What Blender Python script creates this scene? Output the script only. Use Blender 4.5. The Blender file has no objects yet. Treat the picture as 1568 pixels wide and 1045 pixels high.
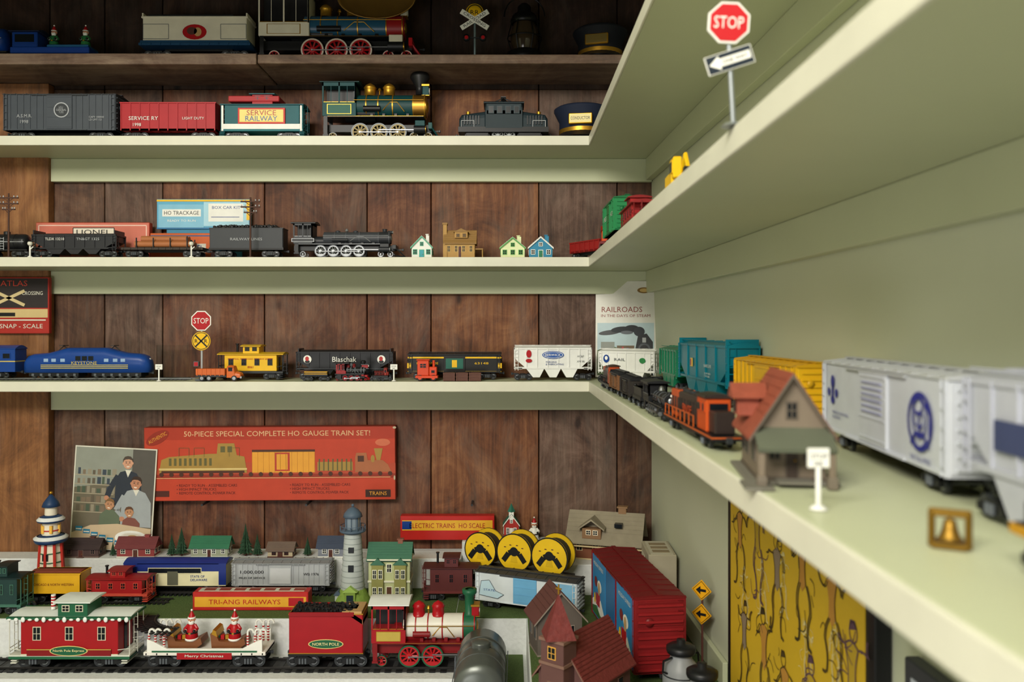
import bpy, math, random, bmesh
from mathutils import Matrix, Vector
random.seed(7)
F=1284.0; H0=1500.0
def U(u,d): return (u-779)*d/F
def V(v,d): return (505-v)*d/F
sc=bpy.context.scene
# ---------------------------------------------------------------- materials
def lin(h):
    h=h.lstrip('#'); o=[]
    for i in (0,2,4):
        c=int(h[i:i+2],16)/255
        o.append(c/12.92 if c<=.04045 else ((c+.055)/1.055)**2.4)
    return (o[0],o[1],o[2],1)
_pc={}
def P(h,r=.45,m=0.,var=.12,scale=55,bump=0.0):
    k=(h,r,m,var,scale,bump)
    if k in _pc: return _pc[k]
    mt=bpy.data.materials.new('paint_'+h.strip('#')+('_metal' if m else '')); mt.use_nodes=True
    nt=mt.node_tree; bs=nt.nodes['Principled BSDF']
    bs.inputs['Roughness'].default_value=r; bs.inputs['Metallic'].default_value=m
    bs.inputs['Specular IOR Level'].default_value=.28
    tc=nt.nodes.new('ShaderNodeTexCoord'); no=nt.nodes.new('ShaderNodeTexNoise')
    no.inputs['Scale'].default_value=scale; no.inputs['Detail'].default_value=4
    nt.links.new(tc.outputs['Object'],no.inputs['Vector'])
    mx=nt.nodes.new('ShaderNodeMix'); mx.data_type='RGBA'
    c=lin(h); mx.inputs[6].default_value=tuple(x*(1-var) for x in c[:3])+(1,)
    mx.inputs[7].default_value=tuple(min(1,x*(1+var)) for x in c[:3])+(1,)
    nt.links.new(no.outputs['Fac'],mx.inputs[0]); nt.links.new(mx.outputs[2],bs.inputs['Base Color'])
    if bump:
        bp=nt.nodes.new('ShaderNodeBump'); bp.inputs['Strength'].default_value=bump; bp.inputs['Distance'].default_value=.002
        nt.links.new(no.outputs['Fac'],bp.inputs['Height']); nt.links.new(bp.outputs['Normal'],bs.inputs['Normal'])
    _pc[k]=mt; return mt
def glassm():
    mt=bpy.data.materials.new('clear_acrylic'); mt.use_nodes=True
    bs=mt.node_tree.nodes['Principled BSDF']
    bs.inputs['Transmission Weight'].default_value=1; bs.inputs['Roughness'].default_value=.05
    bs.inputs['Base Color'].default_value=(.8,.85,.85,1); bs.inputs['IOR'].default_value=1.1
    return mt
def wood(name,dark,mid,light,seed=0,horiz=False,rough=.6,grey=.3):
    mt=bpy.data.materials.new(name); mt.use_nodes=True
    nt=mt.node_tree; N=nt.nodes; Lk=nt.links; bs=N['Principled BSDF']; bs.inputs['Roughness'].default_value=rough; bs.inputs['Specular IOR Level'].default_value=.3
    tc=N.new('ShaderNodeTexCoord')
    def mapped(s,l):
        mp=N.new('ShaderNodeMapping'); mp.inputs['Location'].default_value=l; mp.inputs['Scale'].default_value=(s[2],s[1],s[0]) if horiz else s
        Lk.new(tc.outputs['Object'],mp.inputs[0]); return mp.outputs[0]
    def noise(s,l,det,dist,sc_=1.0,rg=.6):
        n=N.new('ShaderNodeTexNoise'); n.inputs['Scale'].default_value=sc_; n.inputs['Detail'].default_value=det; n.inputs['Distortion'].default_value=dist; n.inputs['Roughness'].default_value=rg
        Lk.new(mapped(s,l),n.inputs['Vector']); return n.outputs['Fac']
    n1=noise((52,20,3.2),(seed*3.1,seed*1.7,seed*2.3),9,1.4,1.2,.72)
    n2=noise((9,5,7),(seed*1.3,0,seed*4.1),7,1.8,1.2,.7)
    n3=noise((300,60,12),(seed*2.2,3,seed),4,.3,1.0,.6)
    def mad(a,k,b_):
        m=N.new('ShaderNodeMath'); m.operation='MULTIPLY_ADD'; Lk.new(a,m.inputs[0]); m.inputs[1].default_value=k
        if b_ is None: m.inputs[2].default_value=0
        else: Lk.new(b_,m.inputs[2])
        return m.outputs[0]
    s_=mad(n3,.13,mad(n1,.4,mad(n2,.47,None)))
    cr=N.new('ShaderNodeValToRGB'); e=cr.color_ramp.elements
    e[0].position=.36; e[0].color=lin(dark); e[1].position=.67; e[1].color=lin(light)
    m=cr.color_ramp.elements.new(.5); m.color=lin(mid)
    Lk.new(s_,cr.inputs[0])
    n4=noise((16,4,5),(seed*5.3,1,seed*.6),5,.8,1.0,.7)
    gr=N.new('ShaderNodeValToRGB'); gr.color_ramp.elements[0].position=.48; gr.color_ramp.elements[0].color=(0,0,0,1); gr.color_ramp.elements[1].position=.66; gr.color_ramp.elements[1].color=(grey,)*3+(1,)
    Lk.new(n4,gr.inputs[0])
    g=N.new('ShaderNodeMix'); g.data_type='RGBA'; Lk.new(gr.outputs[0],g.inputs[0]); Lk.new(cr.outputs[0],g.inputs[6]); g.inputs[7].default_value=lin('#7d6f62')
    vo=N.new('ShaderNodeTexVoronoi'); vo.inputs['Scale'].default_value=1.0; Lk.new(mapped((14,.1,7),(seed*.37,0,seed*.9)),vo.inputs['Vector'])
    kr=N.new('ShaderNodeValToRGB'); kr.color_ramp.elements[0].position=.04; kr.color_ramp.elements[0].color=(.1,.07,.05,1); kr.color_ramp.elements[1].position=.10; kr.color_ramp.elements[1].color=(1,1,1,1)
    Lk.new(vo.outputs['Distance'],kr.inputs[0])
    mu=N.new('ShaderNodeMix'); mu.data_type='RGBA'; mu.blend_type='MULTIPLY'; mu.inputs[0].default_value=.85
    Lk.new(g.outputs[2],mu.inputs[6]); Lk.new(kr.outputs[0],mu.inputs[7]); Lk.new(mu.outputs[2],bs.inputs['Base Color'])
    bp=N.new('ShaderNodeBump'); bp.inputs['Strength'].default_value=.8; bp.inputs['Distance'].default_value=.002
    Lk.new(s_,bp.inputs['Height']); Lk.new(bp.outputs['Normal'],bs.inputs['Normal'])
    return mt
BLK=P('#17181a',.4); DG=P('#2b2e31',.4); GR=P('#5b6066',.45); LG=P('#a7abae',.45); WH=P('#e6e6df',.4); WHC=P('#d6d3c4',.5)
RED=P('#a8141c',.35); DRED=P('#6d171a',.45); GOLD=P('#b88b2f',.38,.8); BRASS=P('#a87c34',.38,.9); STEEL=P('#8d9093',.38,.9)
YEL=P('#e6b612',.4); ORG=P('#cf4a1a',.4); GRN=P('#17553c',.35); DGRN=P('#123f35',.3); BLU=P('#153b86',.3)
NAVY=P('#18233e',.6); BRN=P('#54302a',.5); TAN=P('#b99463',.6); GLS=P('#10161b',.25); SNOW=P('#d6d9d8',.7,bump=.4,scale=200)
# ---------------------------------------------------------------- builder
_tc={}
def textmesh(s):
    if s in _tc: return _tc[s]
    cu=bpy.data.curves.new('t','FONT'); cu.body=s; cu.size=1; cu.resolution_u=2; cu.align_x='LEFT'
    ob=bpy.data.objects.new('t',cu); sc.collection.objects.link(ob)
    dg=bpy.context.evaluated_depsgraph_get(); ev=ob.evaluated_get(dg); me=ev.to_mesh()
    vs=[(v.co.x,v.co.y) for v in me.vertices]; fs=[tuple(p.vertices) for p in me.polygons]
    ev.to_mesh_clear(); bpy.data.objects.remove(ob); bpy.data.curves.remove(cu)
    _tc[s]=(vs,fs); return _tc[s]
class B:
    def __init__(s): s.v=[];s.f=[];s.m=[];s.sm=[];s.mats=[];s.T=Matrix()
    def add(s,vs,fs,mt,smooth=False):
        if mt not in s.mats: s.mats.append(mt)
        i=s.mats.index(mt); b=len(s.v)
        s.v+=[s.T@Vector(v) for v in vs]
        for f in fs: s.f.append(tuple(b+k for k in f)); s.m.append(i); s.sm.append(smooth)
    def box(s,x0,x1,y0,y1,z0,z1,mt,c=0):
        if c<=0:
            vs=[(x,y,z) for x in (x0,x1) for y in (y0,y1) for z in (z0,z1)]
            s.add(vs,[(0,1,3,2),(4,6,7,5),(0,4,5,1),(2,3,7,6),(0,2,6,4),(1,5,7,3)],mt); return
        c=min(c,abs(x1-x0)*.45,abs(y1-y0)*.45,abs(z1-z0)*.45)
        lo=(x0,y0,z0);hi=(x1,y1,z1); vs=[];ix={}
        for a in (0,1):
            for b_ in (0,1):
                for d in (0,1):
                    sg=(a,b_,d)
                    for ax in range(3):
                        p=[]
                        for q in range(3):
                            base=hi[q] if sg[q] else lo[q]
                            if q!=ax: base+= -c if sg[q] else c
                            p.append(base)
                        ix[(sg,ax)]=len(vs); vs.append(tuple(p))
        fs=[]
        for ax in range(3):
            o=[q for q in range(3) if q!=ax]
            for sd in (0,1):
                l=[]
                for (p,q) in ((0,0),(1,0),(1,1),(0,1)):
                    g=[0,0,0]; g[ax]=sd; g[o[0]]=p; g[o[1]]=q; l.append(ix[(tuple(g),ax)])
                fs.append(tuple(l))
            for p in (0,1):
                for q in (0,1):
                    g=[0,0,0]; g[o[0]]=p; g[o[1]]=q; g1=list(g); g1[ax]=1
                    fs.append((ix[(tuple(g),o[0])],ix[(tuple(g),o[1])],ix[(tuple(g1),o[1])],ix[(tuple(g1),o[0])]))
        for a in (0,1):
            for b_ in (0,1):
                for d in (0,1): fs.append(tuple(ix[((a,b_,d),k)] for k in range(3)))
        s.add(vs,fs,mt)
    def cyl(s,p,q,r,mt,r2=None,n=14,cap=True):
        p=Vector(p);q=Vector(q); r2=r if r2 is None else r2
        d=(q-p).normalized(); a=d.orthogonal().normalized(); b_=d.cross(a)
        vs=[]
        for k in range(n):
            t=2*math.pi*k/n; o=a*math.cos(t)+b_*math.sin(t)
            vs.append(p+o*r); vs.append(q+o*r2)
        s.add(vs,[(2*k,2*((k+1)%n),2*((k+1)%n)+1,2*k+1) for k in range(n)],mt,n>8)
        if cap:
            s.add([vs[2*k] for k in range(n)],[tuple(range(n))],mt); s.add([vs[2*k+1] for k in range(n)],[tuple(range(n))],mt)
    def lathe(s,c,prof,mt,n=20,axis='z',smooth=True):
        vs=[];c=Vector(c)
        for (r,a) in prof:
            for k in range(n):
                t=2*math.pi*k/n; x,y=r*math.cos(t),r*math.sin(t)
                vs.append(c+Vector({'z':(x,y,a),'y':(x,a,y),'x':(a,x,y)}[axis]))
        fs=[]
        for i in range(len(prof)-1):
            for k in range(n): fs.append((i*n+k,i*n+(k+1)%n,(i+1)*n+(k+1)%n,(i+1)*n+k))
        s.add(vs,fs,mt,smooth)
    def sph(s,c,r,mt,sc_=(1,1,1),n=14,m=9):
        vs=[];fs=[]
        for i in range(m+1):
            ph=math.pi*i/m
            for k in range(n):
                t=2*math.pi*k/n
                vs.append((c[0]+r*sc_[0]*math.sin(ph)*math.cos(t),c[1]+r*sc_[1]*math.sin(ph)*math.sin(t),c[2]+r*sc_[2]*math.cos(ph)))
        for i in range(m):
            for k in range(n): fs.append((i*n+k,i*n+(k+1)%n,(i+1)*n+(k+1)%n,(i+1)*n+k))
        s.add(vs,fs,mt,True)
    def prism(s,pts,a0,a1,mt,ax='x'):
        n=len(pts); f={'x':lambda p,a:(a,p[0],p[1]),'y':lambda p,a:(p[0],a,p[1]),'z':lambda p,a:(p[0],p[1],a)}[ax]
        vs=[f(p,a0) for p in pts]+[f(p,a1) for p in pts]
        s.add(vs,[tuple(range(n)),tuple(range(n,2*n))]+[(k,(k+1)%n,n+(k+1)%n,n+k) for k in range(n)],mt)
    def loft(s,secs,mt,k=10,smooth=True):
        vs=[];fs=[]
        for (x,w,z0,z1) in secs:
            ring=[(-w,z0)]
            r=min(w*.7,(z1-z0)*.6)
            for i in range(k):
                t=math.pi/2*i/(k-1); ring.append((-w+r-r*math.cos(t),z1-r+r*math.sin(t)))
            for i in range(k):
                t=math.pi/2*(1-i/(k-1)); ring.append((w-r+r*math.cos(t),z1-r+r*math.sin(t)))
            ring.append((w,z0)); vs+=[(x,a,b_) for a,b_ in ring]
        n=2*k+2
        for i in range(len(secs)-1):
            for j in range(n): fs.append((i*n+j,i*n+(j+1)%n,(i+1)*n+(j+1)%n,(i+1)*n+j))
        fs.append(tuple(range(n))); fs.append(tuple(range((len(secs)-1)*n,len(secs)*n)))
        s.add(vs,fs,mt,smooth)
    def tube(s,pts,r,mt,n=8):
        for a,b_ in zip(pts[:-1],pts[1:]): s.cyl(a,b_,r,mt,n=n)
    def text(s,t,x,z,y,h,mt,w=None,flip=False):
        vs,fs=textmesh(t)
        if not vs: return
        xs=[v[0] for v in vs]; ys=[v[1] for v in vs]; x0,x1,y0,y1=min(xs),max(xs),min(ys),max(ys)
        ky=h/(y1-y0); kx=ky if w is None else w/(x1-x0); cx=(x0+x1)/2; cz=(y0+y1)/2; g=-1 if flip else 1
        s.add([(x+g*(v[0]-cx)*kx,y,z+(v[1]-cz)*ky) for v in vs],fs,mt)
    def ell(s,x,z,rx,rz,y,mt,n=20,rot=0):
        ca,sa=math.cos(rot),math.sin(rot); pts=[]
        for k in range(n):
            t=2*math.pi*k/n; a,b_=rx*math.cos(t),rz*math.sin(t); pts.append((x+a*ca-b_*sa,y,z+a*sa+b_*ca))
        s.add(pts,[tuple(range(n))],mt)
    def pg(s,pts,y,mt): s.add([(p[0],y,p[1]) for p in pts],[tuple(range(len(pts)))],mt)
    def stroke(s,pts,w,y,mt):
        for (a,b_) in zip(pts[:-1],pts[1:]):
            dx,dz=b_[0]-a[0],b_[1]-a[1]; l=math.hypot(dx,dz) or 1; nx,nz=-dz/l*w/2,dx/l*w/2
            s.pg([(a[0]+nx,a[1]+nz),(b_[0]+nx,b_[1]+nz),(b_[0]-nx,b_[1]-nz),(a[0]-nx,a[1]-nz)],y,mt)
    def ring(s,x,z,rx,rz,w,y,mt,a0=0,a1=6.2832,n=16): s.stroke([(x+rx*math.cos(a0+(a1-a0)*k/n),z+rz*math.sin(a0+(a1-a0)*k/n)) for k in range(n+1)],w,y,mt)
    def build(s,name,loc=(0,0,0),rz=0,rx=0,ry=0,bevel=0):
        me=bpy.data.meshes.new(name); me.from_pydata([tuple(v*.001) for v in s.v],[],s.f)
        for m in s.mats: me.materials.append(m)
        me.polygons.foreach_set('material_index',s.m); me.polygons.foreach_set('use_smooth',s.sm)
        bm=bmesh.new(); bm.from_mesh(me); bmesh.ops.recalc_face_normals(bm,faces=bm.faces[:]); bm.to_mesh(me); bm.free()
        ob=bpy.data.objects.new(name,me); sc.collection.objects.link(ob)
        ob.location=(loc[0]/1000,loc[1]/1000,(loc[2]+H0)/1000)
        ob.rotation_euler=(math.radians(rx),math.radians(ry),math.radians(rz))
        if bevel:
            md=ob.modifiers.new('bev','BEVEL'); md.width=bevel/1000; md.segments=2; md.limit_method='ANGLE'
        return ob
# ---------------------------------------------------------------- rolling stock parts
def wheel(b,x,y,r,mt,t=2.4,rim=None):
    b.cyl((x,y-t/2,r),(x,y+t/2,r),r,mt,n=16)
    if rim: b.cyl((x,y-t/2-.3 if y<0 else y+t/2+.3,r),(x,y,r),r*.62,rim,n=14)
def spoke(b,x,y,r,mt,rim,t=3,ns=10):
    z=r
    b.lathe((x,y,z),[(r,-t/2),(r,t/2),(r*.87,t/2),(r*.87,-t/2),(r,-t/2)],rim,26,'y',False)
    b.lathe((x,y,z),[(r*.87,-t*.4),(r*.87,t*.4),(r*.74,t*.4),(r*.74,-t*.4),(r*.87,-t*.4)],mt,26,'y',False)
    b.cyl((x,y-t/2-.4,z),(x,y+t/2+.4,z),r*.26,mt,n=12)
    for k in range(ns):
        a=2*math.pi*k/ns; b.cyl((x,y,z),(x+r*.8*math.cos(a),y,z+r*.8*math.sin(a)),r*.085,mt,n=5,cap=False)
    b.prism([(x-r*.3,z-r*.74),(x+r*.3,z-r*.74),(x+r*.5,z-r*.5),(x-r*.5,z-r*.5)],y-t*.35,y+t*.35,mt,'y')
def truck(b,x,r=5,hw=9,wb=None,fr=BLK,wm=None):
    wb=wb or r*3.6; wm=wm or DG
    for xx in (x-wb/2,x+wb/2):
        for y in (-hw,hw): wheel(b,xx,y,r,wm,rim=STEEL)
        b.cyl((xx,-hw,r),(xx,hw,r),.9,STEEL,n=6)
    for y in (-hw-2.4,hw+2.4):
        b.prism([(x-wb/2-r*.6,r+1.2),(x-wb*.2,r*1.8),(x+wb*.2,r*1.8),(x+wb/2+r*.6,r+1.2),(x+wb/2+r*.5,r-1.2),(x+wb*.22,r*.5),(x-wb*.22,r*.5),(x-wb/2-r*.5,r-1.2)],y-1,y+1,fr,'y')
        for xx in (x-wb/2,x+wb/2): b.box(xx-r*.35,xx+r*.35,y-1.7,y+1.7,r*.65,r*1.35,fr,.3)
        for k in (-1,0,1): b.cyl((x+k*r*.5,y-1.6 if y<0 else y+1.6,r*.6),(x+k*r*.5,y-1.6 if y<0 else y+1.6,r*1.5),r*.17,GR,n=6)
    b.box(x-r*.8,x+r*.8,-hw,hw,r*1.1,r*2,fr)
def coupler(b,L,z):
    for s_ in (-1,1):
        b.box(min(s_*(L/2-6),s_*(L/2+1)),max(s_*(L/2-6),s_*(L/2+1)),-1.2,1.2,z-1,z+1,DG); b.box(s_*(L/2+1)-1.6,s_*(L/2+1)+1.6,-2.2,2.2,z-2,z+2,DG,.5)
def ladder(b,x,y,z0,z1,w,mt,n=5):
    for xx in (x-w/2,x+w/2): b.box(xx-.35,xx+.35,y-.9,y+.2,z0,z1,mt)
    for k in range(n): z=z0+(z1-z0)*(k+.5)/n; b.box(x-w/2,x+w/2,y-1,y-.4,z-.35,z+.35,mt)
def win(b,x,z,w,h,y,fr=WH,gl=GLS,t=.7,bars=True):
    s_=-1 if y<=0 else 1; lo,hi=sorted((y,y+s_*t)); b.box(x-w/2-1,x+w/2+1,lo,hi,z-h/2-1,z+h/2+1,fr)
    lo,hi=sorted((y,y+s_*(t+.25))); b.box(x-w/2,x+w/2,lo,hi,z-h/2,z+h/2,gl)
    if bars:
        lo,hi=sorted((y,y+s_*(t+.5))); b.box(x-.3,x+.3,lo,hi,z-h/2,z+h/2,fr); b.box(x-w/2,x+w/2,lo,hi,z-.3,z+.3,fr)
def boxcar(b,L,H,W=34,col=GR,roof=None,door=None,ribs=14,r=5,text=()):
    roof=roof or col; door=door or col; zf=2*r+1; zt=H-4
    b.box(-L/2+3,L/2-3,-W/2,W/2,zf,zt,col,.5); b.box(-L/2+3,L/2-3,-W/2-.8,W/2+.8,zf,zf+2,col)
    b.box(-L*.3,L*.3,-5,5,zf-4,zf,BLK)
    b.prism([(-W/2-1,zt),(-W/2-1,zt+1.2),(0,H-.6),(W/2+1,zt+1.2),(W/2+1,zt)],-L/2+2,L/2-2,roof,'x')
    for k in range(11):
        x=-L/2+5+(L-10)*k/10; b.prism([(-W/2-1.2,zt),(-W/2-1.2,zt+1.8),(0,H),(W/2+1.2,zt+1.8),(W/2+1.2,zt)],x-.6,x+.6,roof,'x')
    b.box(-L/2+2,L/2-2,-3,3,H-.2,H+.7,roof)
    for k in range(ribs):
        x=-L/2+4+(L-8)*k/(ribs-1) if ribs>1 else 0
        if abs(x)<L*.12: continue
        b.box(x-.5,x+.5,-W/2-.9,W/2+.9,zf,zt,col)
    b.box(-L*.11,L*.11,-W/2-1.6,W/2+1.6,zf+2,zt-1,door,.3)
    for k in range(4): z=zf+5+(zt-zf-9)*k/3; b.box(-L*.1,L*.1,-W/2-2.1,W/2+2.1,z-.4,z+.4,door)
    b.box(-L*.24,L*.24,-W/2-2,W/2+2,zt-1.6,zt-.6,roof); b.box(-L*.24,L*.24,-W/2-2,W/2+2,zf+.2,zf+1.2,col)
    ladder(b,-L/2+7,-W/2-1,zf,zt,5,col); ladder(b,L/2-7,-W/2-1,zf,zt,5,col)
    b.T=b.T@Matrix.Rotation(math.pi,4,'Z'); ladder(b,L/2-7,-W/2-1,zf,zt,5,col); b.T=b.T@Matrix.Rotation(math.pi,4,'Z')
    for k in range(7):
        z=zf+4+(zt-zf-8)*k/6; b.box(-L/2+1.8,L/2-1.8,-W/2+3,W/2-3,z-.8,z+.8,col)
    for s_ in (-1,1):
        for k in range(8): z=zf+3+(zt-zf-6)*k/7; a,c=sorted((s_*(L/2-3),s_*(L/2-1))); b.box(a,c,W/2-9,W/2-3,z-.4,z+.4,roof)
        b.lathe((s_*(L/2-1.4),-W*.22,H*.7),[(0,-.4),(W*.09,-.4),(W*.09,.4),(0,.4)],roof,12,'x')
    truck(b,-L*.34,r,W*.3); truck(b,L*.34,r,W*.3); coupler(b,L,r*1.9)
    for (t,x,z,h,w,mt) in text: b.text(t,x,z,-W/2-2.3 if abs(x)<L*.13 else -W/2-1.1,h,mt,w)
def hopper(b,L,H,W=33,col=WH,r=5,n=9,bays=3,text=(),load=None,fr=None):
    fr=fr or col; zt=H-3; zb=H*.36
    pts=[(-L/2+4,zt),(-L/2+4,H*.62),(-L*.34,zb)]
    bw=L*.62/bays
    for k in range(bays):
        x=-L*.31+bw*k; pts+=[(x+bw*.3,r*.9),(x+bw*.7,r*.9),(x+bw*.98,zb*.95)]
    pts+=[(L*.34,zb),(L/2-4,H*.62),(L/2-4,zt)]
    b.prism(pts,-W/2+1,W/2-1,col,'y')
    b.box(-L/2+2,L/2-2,-W/2,W/2,zt-2.5,zt,col); b.box(-L/2+2,L/2-2,-W/2,W/2,zb-1.5,zb+1.2,fr)
    for k in range(n):
        x=-L*.46+L*.92*k/(n-1); b.box(x-.8,x+.8,-W/2-.4,W/2+.4,max(zb,zb+(abs(x)-L*.34)*1.7),zt,col)
    for s_ in (-1,1):
        x=s_*(L/2-3); a,c=sorted((x,x-s_*12))
        b.box(a,c,-W/2,W/2,zb-2,zb,fr)
        for y in (-W/2+.8,W/2-.8): b.box(x-.8,x+.8,y-.8,y+.8,zb,zt,col)
        for k in range(5): z=zb+2+(zt-zb-4)*k/4; b.box(x-.5,x+.5,-W/2,-W/2+8,z-.4,z+.4,col)
        b.box(x-.5,x+.5,-W/2+8,-W/2+8.8,zb,zt,col); ladder(b,s_*(L/2-6),-W/2+.2,zb-4,zt,5,col,6)
        b.add([(x,-3,zb),(x-s_*8,-3,zt-6),(x-s_*8,3,zt-6),(x,3,zb)],[(0,1,2,3)],fr)
    if load:
        b.prism([(-W/2+2,zt-1),(-W/4,zt+2),(0,zt+3),(W/4,zt+2),(W/2-2,zt-1)],-L/2+8,L/2-8,load,'x')
    else:
        b.prism([(-W/2,zt),(-W/4,H-.8),(W/4,H-.8),(W/2,zt)],-L/2+3,L/2-3,col,'x')
        b.box(-L/2+4,L/2-4,-6,6,H-.8,H,col)
        for k in range(6): x=-L*.4+L*.8*k/5; b.box(x-3,x+3,-4,4,H,H+1.3,col,.4)
        b.tube([(-L/2+3,-W/2+3,H+1),(L/2-3,-W/2+3,H+1)],.5,col,5)
    truck(b,-L*.37,r,W*.3); truck(b,L*.37,r,W*.3); coupler(b,L,r*1.9)
    for (t,x,z,h,w,mt) in text: b.text(t,x,z,-W/2-.8,h,mt,w)
def gondola(b,L,H,W=33,col=RED,r=5,n=11,text=(),load=None):
    zf=2*r+1
    b.box(-L/2+3,L/2-3,-W/2,W/2,zf,zf+3,col)
    for y in (-W/2,W/2-1.5): b.box(-L/2+3,L/2-3,y,y+1.5,zf,H,col)
    for x in (-L/2+3,L/2-4.5): b.box(x,x+1.5,-W/2,W/2,zf,H,col)
    for k in range(n): x=-L/2+4+(L-8)*k/(n-1); b.box(x-.8,x+.8,-W/2-1.1,W/2+1.1,zf,H-.5,col)
    b.box(-L/2+2,L/2-2,-W/2-1.3,-W/2+1.5,H-1.8,H,col); b.box(-L/2+2,L/2-2,W/2-1.5,W/2+1.3,H-1.8,H,col)
    if load: b.prism([(-W/2+2,H-3),(-W/4,H+1),(0,H+2),(W/4,H+1),(W/2-2,H-3)],-L/2+5,L/2-5,load,'x')
    b.box(-L*.3,L*.3,-4,4,zf-4,zf,BLK)
    truck(b,-L*.34,r,W*.3); truck(b,L*.34,r,W*.3); coupler(b,L,r*1.9)
    for (t,x,z,h,w,mt) in text: b.text(t,x,z,-W/2-1.4,h,mt,w)
def flatbase(b,L,W,r,col,zt):
    b.box(-L/2+2,L/2-2,-W/2,W/2,zt-4,zt,col,.4); b.box(-L*.3,L*.3,-4,4,zt-7,zt-4,BLK)
    for k in range(12): x=-L/2+6+(L-12)*k/11; b.box(x-.8,x+.8,-W/2-1,W/2+1,zt-3.5,zt-.5,col)
    truck(b,-L*.34,r,W*.3); truck(b,L*.34,r,W*.3); coupler(b,L,r*1.9)
def archroof(b,x0,x1,W,z,h,mt,n=8,t=1.2):
    top=[(-W/2+W*k/n,z+t+h*math.sin(math.pi*k/n)) for k in range(n+1)]
    b.prism([(-W/2,z)]+top+[(W/2,z)],x0,x1,mt,'x')
def caboose(b,L,H,W=33,col=RED,roof=None,trim=WH,r=5,cup=0,text=(),end=14,nw=4,stack=True,cupcol=None,fr=None):
    roof=roof or col; cupcol=cupcol or col; fr=fr or trim; zf=2*r+1; hc=H*.2; zt=H-hc-5; bx=L/2-end
    b.box(-L/2+2,L/2-2,-W/2,W/2,zf-1,zf+2,fr); b.box(-bx,bx,-W/2+1,W/2-1,zf,zt,col,.5)
    b.box(-bx,bx,-W/2+.4,W/2-.4,zf+1,zf+3,trim)
    archroof(b,-L/2+1,L/2-1,W+3,zt,3,roof)
    cx=cup*L; b.box(cx-L*.12,cx+L*.12,-W/2+3,W/2-3,zt,H-3,cupcol,.4); archroof(b,cx-L*.15,cx+L*.15,W,H-3,2,roof)
    for k in (-1,1):
        for y in (-W/2+3,W/2-3): win(b,cx+k*L*.055,(zt+H)/2+1,L*.05,hc*.38,y,trim)
    for k in range(nw):
        x=-bx+(2*bx)*(k+.5)/nw
        for y in (-W/2+1,W/2-1): win(b,x,zf+(zt-zf)*.6,L*.055,(zt-zf)*.32,y,trim)
    for s_ in (-1,1):
        x=s_*(L/2-2.5)
        for y in (-W/2+1.5,0,W/2-1.5): b.cyl((x,y,zf),(x,y,zt if y else zf+14),.7,fr,n=6)
        b.cyl((x,-W/2+1.5,zf+11),(x,W/2-1.5,zf+11),.6,fr,n=6); b.cyl((x,-W/2+1.5,zf+6),(x,W/2-1.5,zf+6),.5,fr,n=6)
        xe=s_*(L/2-end/2)
        for y in (-W/2,W/2): b.cyl((s_*bx,y,zf+9),(x,y,zf+11),.5,fr,n=5)
        for k in range(3): b.box(xe-4,xe+4,-W/2-1+k,W/2+1-k,zf-3*(2-k)-3,zf-3*(2-k)-2,fr)
        b.box(s_*bx-.8,s_*bx+.8,-4,4,zf+2,zt-4,GLS)
        ladder(b,s_*(L/2-1.5),-4,zf,zt+2,5,fr)
    if stack: b.cyl((-L*.25,4,zt+3),(-L*.25,4,H),1.8,BLK); b.cyl((-L*.25,4,H),(-L*.25,4,H+1.5),2.8,BLK)
    truck(b,-L*.31,r,W*.3); truck(b,L*.31,r,W*.3); coupler(b,L,r*1.9)
    for (t,x,z,h,w,mt) in text: b.text(t,x,z,-W/2-.2,h,mt,w)
def passenger(b,L,H,W=33,col=BLU,roof=None,low=None,r=5,nw=8,text=(),streak=None):
    zf=2*r; b.box(-L/2+2,L/2-2,-W/2,W/2,zf,H-6,col,.5)
    if low: b.box(-L/2+1.8,L/2-1.8,-W/2-.3,W/2+.3,zf+2,H*.55,low)
    archroof(b,-L/2+1,L/2-1,W+1,H-6,5,roof or col)
    for k in range(nw):
        x=-L*.42+L*.84*k/(nw-1) if nw>1 else 0
        for y in (-W/2-.2,W/2+.2): win(b,x,H*.68,L*.5/max(nw,1),H*.14,y,col,bars=False)
    if streak: b.box(-L/2+1.7,L/2-1.7,-W/2-.4,W/2+.4,H*.5,H*.53,streak)
    b.box(-L*.25,L*.25,-8,8,zf-5,zf,BLK); truck(b,-L*.35,r,W*.3); truck(b,L*.35,r,W*.3); coupler(b,L,r*1.9)
    for (t,x,z,h,w,mt) in text: b.text(t,x,z,-W/2-.6,h,mt,w)
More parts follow.
